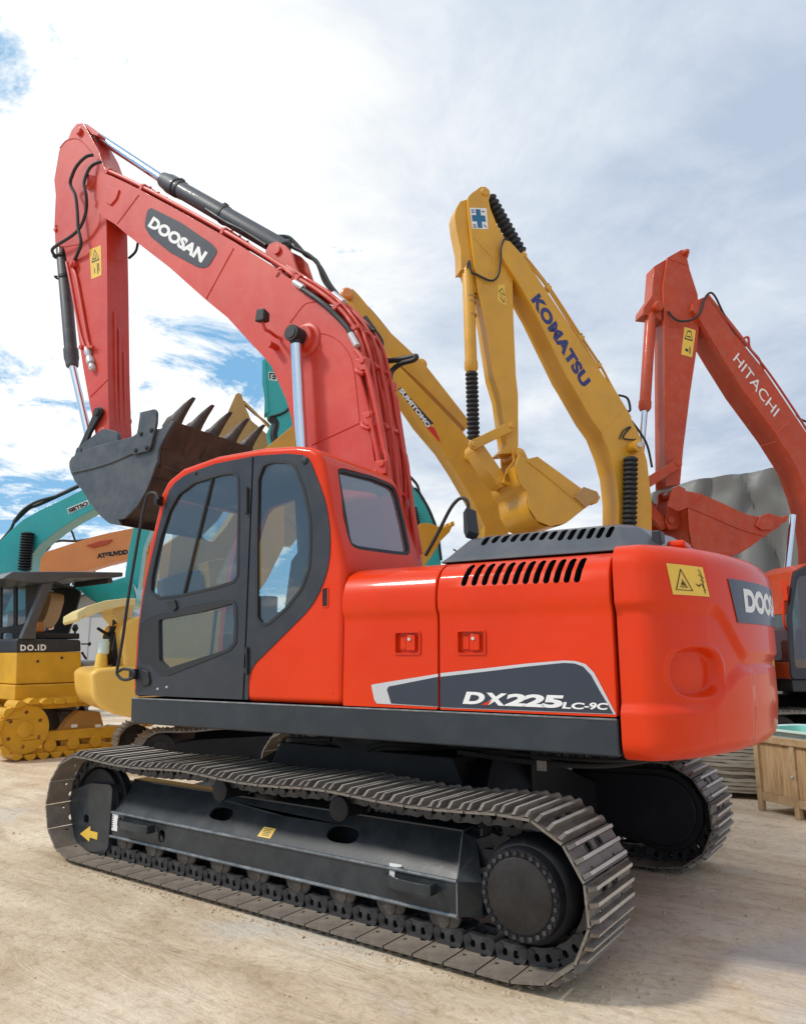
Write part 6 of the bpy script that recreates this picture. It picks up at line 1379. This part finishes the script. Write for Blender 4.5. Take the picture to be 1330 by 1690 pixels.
tag(g.build('loose_grit', 'rocks' if 'rocks' in M else 'soil', None), 'scattered small crumbs of stone on the sandy ground', 'grit', kind='stuff')

# ================================================================== setting
SUNAZ = atan2(-.62, -.55)                     # direction towards the sun in plan
SUNV = V((cos(SUNAZ)*cos(radians(46)), sin(SUNAZ)*cos(radians(46)), sin(radians(46))))
SUNROT = 90-math.degrees(SUNAZ)
def ground_mat():
    m, n, b, L = nt('sandy_concrete'); tc = node(n, 'ShaderNodeTexCoord'); O = tc.outputs['Object']
    def N(s, d, r, ds=0., vec=None): x = node(n, 'ShaderNodeTexNoise', Scale=float(s), Detail=float(d), Roughness=r, Distortion=ds); L.new(vec or O, x.inputs['Vector']); return x.outputs['Fac']
    mp = node(n, 'ShaderNodeMapping'); mp.inputs['Rotation'].default_value = (0, 0, radians(-28)); mp.inputs['Scale'].default_value = (.5, 2.2, 1); L.new(O, mp.inputs[0])
    a = N(.7, 8, .62, .5); st = N(1.6, 9, .66, .9, mp.outputs[0]); f = N(14, 8, .7, .3); g = N(90, 4, .7)
    r1 = ramp(n, a, [(.32, (.57, .43, .285)), (.5, (.74, .60, .435)), (.68, (.84, .73, .57))])
    r2 = ramp(n, st, [(.35, (.82, .78, .74)), (.55, (1, 1, 1)), (.72, (1.08, 1.07, 1.06))])
    r3 = ramp(n, f, [(.34, (.80, .75, .69)), (.5, (1, 1, 1))]); r4 = ramp(n, g, [(.3, (.88, .88, .88)), (.6, (1.03, 1.03, 1.03))]); o = r1.outputs[0]
    for q in (r2, r3, r4):
        mx = node(n, 'ShaderNodeMix', data_type='RGBA', blend_type='MULTIPLY'); mx.inputs[0].default_value = 1; L.new(o, mx.inputs[6]); L.new(q.outputs[0], mx.inputs[7]); o = mx.outputs[2]
    # grey cement smears
    w = ramp(n, N(.55, 7, .6, .8), [(.56, (0, 0, 0)), (.68, (.6, .6, .6))]); mx = node(n, 'ShaderNodeMix', data_type='RGBA'); L.new(w.outputs[0], mx.inputs[0]); L.new(o, mx.inputs[6]); mx.inputs[7].default_value = (.55, .54, .52, 1); o = mx.outputs[2]
    # thin wandering scratches
    vo = node(n, 'ShaderNodeTexVoronoi', feature='DISTANCE_TO_EDGE', Scale=.8); wv = node(n, 'ShaderNodeVectorMath', operation='ADD'); nn_ = node(n, 'ShaderNodeTexNoise', Scale=2.2, Detail=5.); L.new(O, nn_.inputs['Vector']); L.new(nn_.outputs['Color'], wv.inputs[0]); L.new(O, wv.inputs[1]); L.new(wv.outputs[0], vo.inputs['Vector'])
    cr = ramp(n, vo.outputs['Distance'], [(0, (.8, .78, .76)), (.012, (1, 1, 1))]); mx = node(n, 'ShaderNodeMix', data_type='RGBA', blend_type='MULTIPLY'); mx.inputs[0].default_value = .8; L.new(o, mx.inputs[6]); L.new(cr.outputs[0], mx.inputs[7]); o = mx.outputs[2]
    L.new(o, b.inputs['Base Color']); rr = ramp(n, a, [(.3, (.62, .62, .62)), (.7, (.85, .85, .85))]); L.new(rr.outputs[0], b.inputs['Roughness'])
    s = node(n, 'ShaderNodeMath', operation='ADD'); L.new(st, s.inputs[0]); s2 = node(n, 'ShaderNodeMath', operation='MULTIPLY'); L.new(f, s2.inputs[0]); s2.inputs[1].default_value = .5; L.new(s2.outputs[0], s.inputs[1])
    bp = node(n, 'ShaderNodeBump', Strength=.6, Distance=.05); L.new(s.outputs[0], bp.inputs['Height']); L.new(bp.outputs[0], b.inputs['Normal']); return m
M['ground'] = ground_mat()
def hgt(x, y): return 0
gr = G(); gr.add([(-400, -400, 0), (400, -400, 0), (400, 400, 0), (-400, 400, 0)], [(0, 1, 2, 3)]); tag(gr.build('ground', 'ground', None), kind='structure')
SKYOFF = (7.3, 4.4, 2)

# ================================================================== light
sc.render.engine = 'CYCLES'
w = bpy.data.worlds.new('World'); sc.world = w; w.use_nodes = True; n = w.node_tree; L = n.links
bg = n.nodes['Background']
tc = node(n, 'ShaderNodeTexCoord')
sky = node(n, 'ShaderNodeTexSky', sky_type='NISHITA', sun_disc=False); sky.sun_elevation = radians(46); sky.sun_rotation = radians(SUNROT)
def vm(op, a, b=None):
    x = node(n, 'ShaderNodeVectorMath', operation=op); L.new(a, x.inputs[0])
    if b is not None:
        if isinstance(b, tuple): x.inputs[1].default_value = b
        else: L.new(b, x.inputs[1])
    return x.outputs['Value'] if op == 'DOT_PRODUCT' else x.outputs['Vector']
def mm(op, a, b=None, cl=False):
    x = node(n, 'ShaderNodeMath', operation=op); x.use_clamp = cl
    for i, q in enumerate((a, b)):
        if q is None: continue
        if isinstance(q, (int, float)): x.inputs[i].default_value = q
        else: L.new(q, x.inputs[i])
    return x.outputs[0]
def nz(vec, scale, det, rough, dist=0): x = node(n, 'ShaderNodeTexNoise', Scale=scale, Detail=det, Roughness=rough, Distortion=dist); L.new(vec, x.inputs['Vector']); return x.outputs['Fac']
D = tc.outputs['Generated']; sx = node(n, 'ShaderNodeSeparateXYZ'); L.new(D, sx.inputs[0])
zc = mm('MAXIMUM', sx.outputs[2], 0.0); den = mm('ADD', zc, .16)
cx_ = node(n, 'ShaderNodeCombineXYZ'); L.new(mm('DIVIDE', sx.outputs[0], den), cx_.inputs[0]); L.new(mm('DIVIDE', sx.outputs[1], den), cx_.inputs[1])
mpp = node(n, 'ShaderNodeMapping'); L.new(cx_.outputs[0], mpp.inputs[0]); mpp.inputs['Location'].default_value = SKYOFF; P = mpp.outputs[0]
big = nz(P, .75, 9., .58, .25); fine = nz(P, 3.2, 10., .68, .4); soft = nz(P, .55, 5., .5, .1)
# compass of the cloud bank: side = +1 far right of the view, -1 far left
side = vm('DOT_PRODUCT', D, tuple(CR))
cover = mm('ADD', mm('MULTIPLY', big, .46), mm('MULTIPLY', fine, .62))
cover = mm('ADD', cover, mm('MULTIPLY', mm('MAXIMUM', mm('ADD', side, .12), 0.0), .34))
cover = mm('ADD', cover, mm('MULTIPLY', mm('SUBTRACT', sx.outputs[2], .40), .10))
cover = mm('SUBTRACT', cover, mm('MULTIPLY', mm('MAXIMUM', mm('SUBTRACT', mm('MULTIPLY', side, -1.0), .12), 0.0), .10))
mask = ramp(n, cover, [(.472, (0, 0, 0)), (.540, (1, 1, 1))]).outputs[0]
mid = nz(P, 1.5, 7., .55, .2)
shade = mm('ADD', mm('MULTIPLY', soft, .35), mm('ADD', mm("MULTIPLY", mid, .70), mm('MULTIPLY', mm('SUBTRACT', fine, .2), .42)))
shade = mm('ADD', shade, mm('MULTIPLY', side, .50))
cloud = ramp(n, shade, [(.50, (1.14, 1.15, 1.14)), (.63, (.98, 1.0, 1.01)), (.76, (.74, .81, .90)), (.95, (.50, .59, .74))]).outputs[0]
blue = node(n, 'ShaderNodeMix', data_type='RGBA', blend_type='MIX'); blue.inputs[0].default_value = .75
sb = node(n, 'ShaderNodeMix', data_type='RGBA', blend_type='MULTIPLY'); sb.inputs[0].default_value = 1; L.new(sky.outputs[0], sb.inputs[6]); sb.inputs[7].default_value = (.12, .12, .12, 1)
L.new(sb.outputs[2], blue.inputs[6]); blue.inputs[7].default_value = (.24, .56, .90, 1)
mx = node(n, 'ShaderNodeMix', data_type='RGBA'); L.new(mask, mx.inputs[0]); L.new(blue.outputs[2], mx.inputs[6]); L.new(cloud, mx.inputs[7])
L.new(mx.outputs[2], bg.inputs[0]); bg.inputs[1].default_value = 1.0
sd = bpy.data.lights.new('sun', 'SUN'); sd.energy = 2.3; sd.angle = radians(8); sd.color = (1, .95, .87)
so = bpy.data.objects.new('sun', sd); COL.objects.link(so); so.rotation_euler = SUNV.to_track_quat('Z', 'Y').to_euler()
sc.view_settings.view_transform = 'Standard'; sc.view_settings.look = 'None'; sc.view_settings.exposure = 0; sc.view_settings.gamma = 1
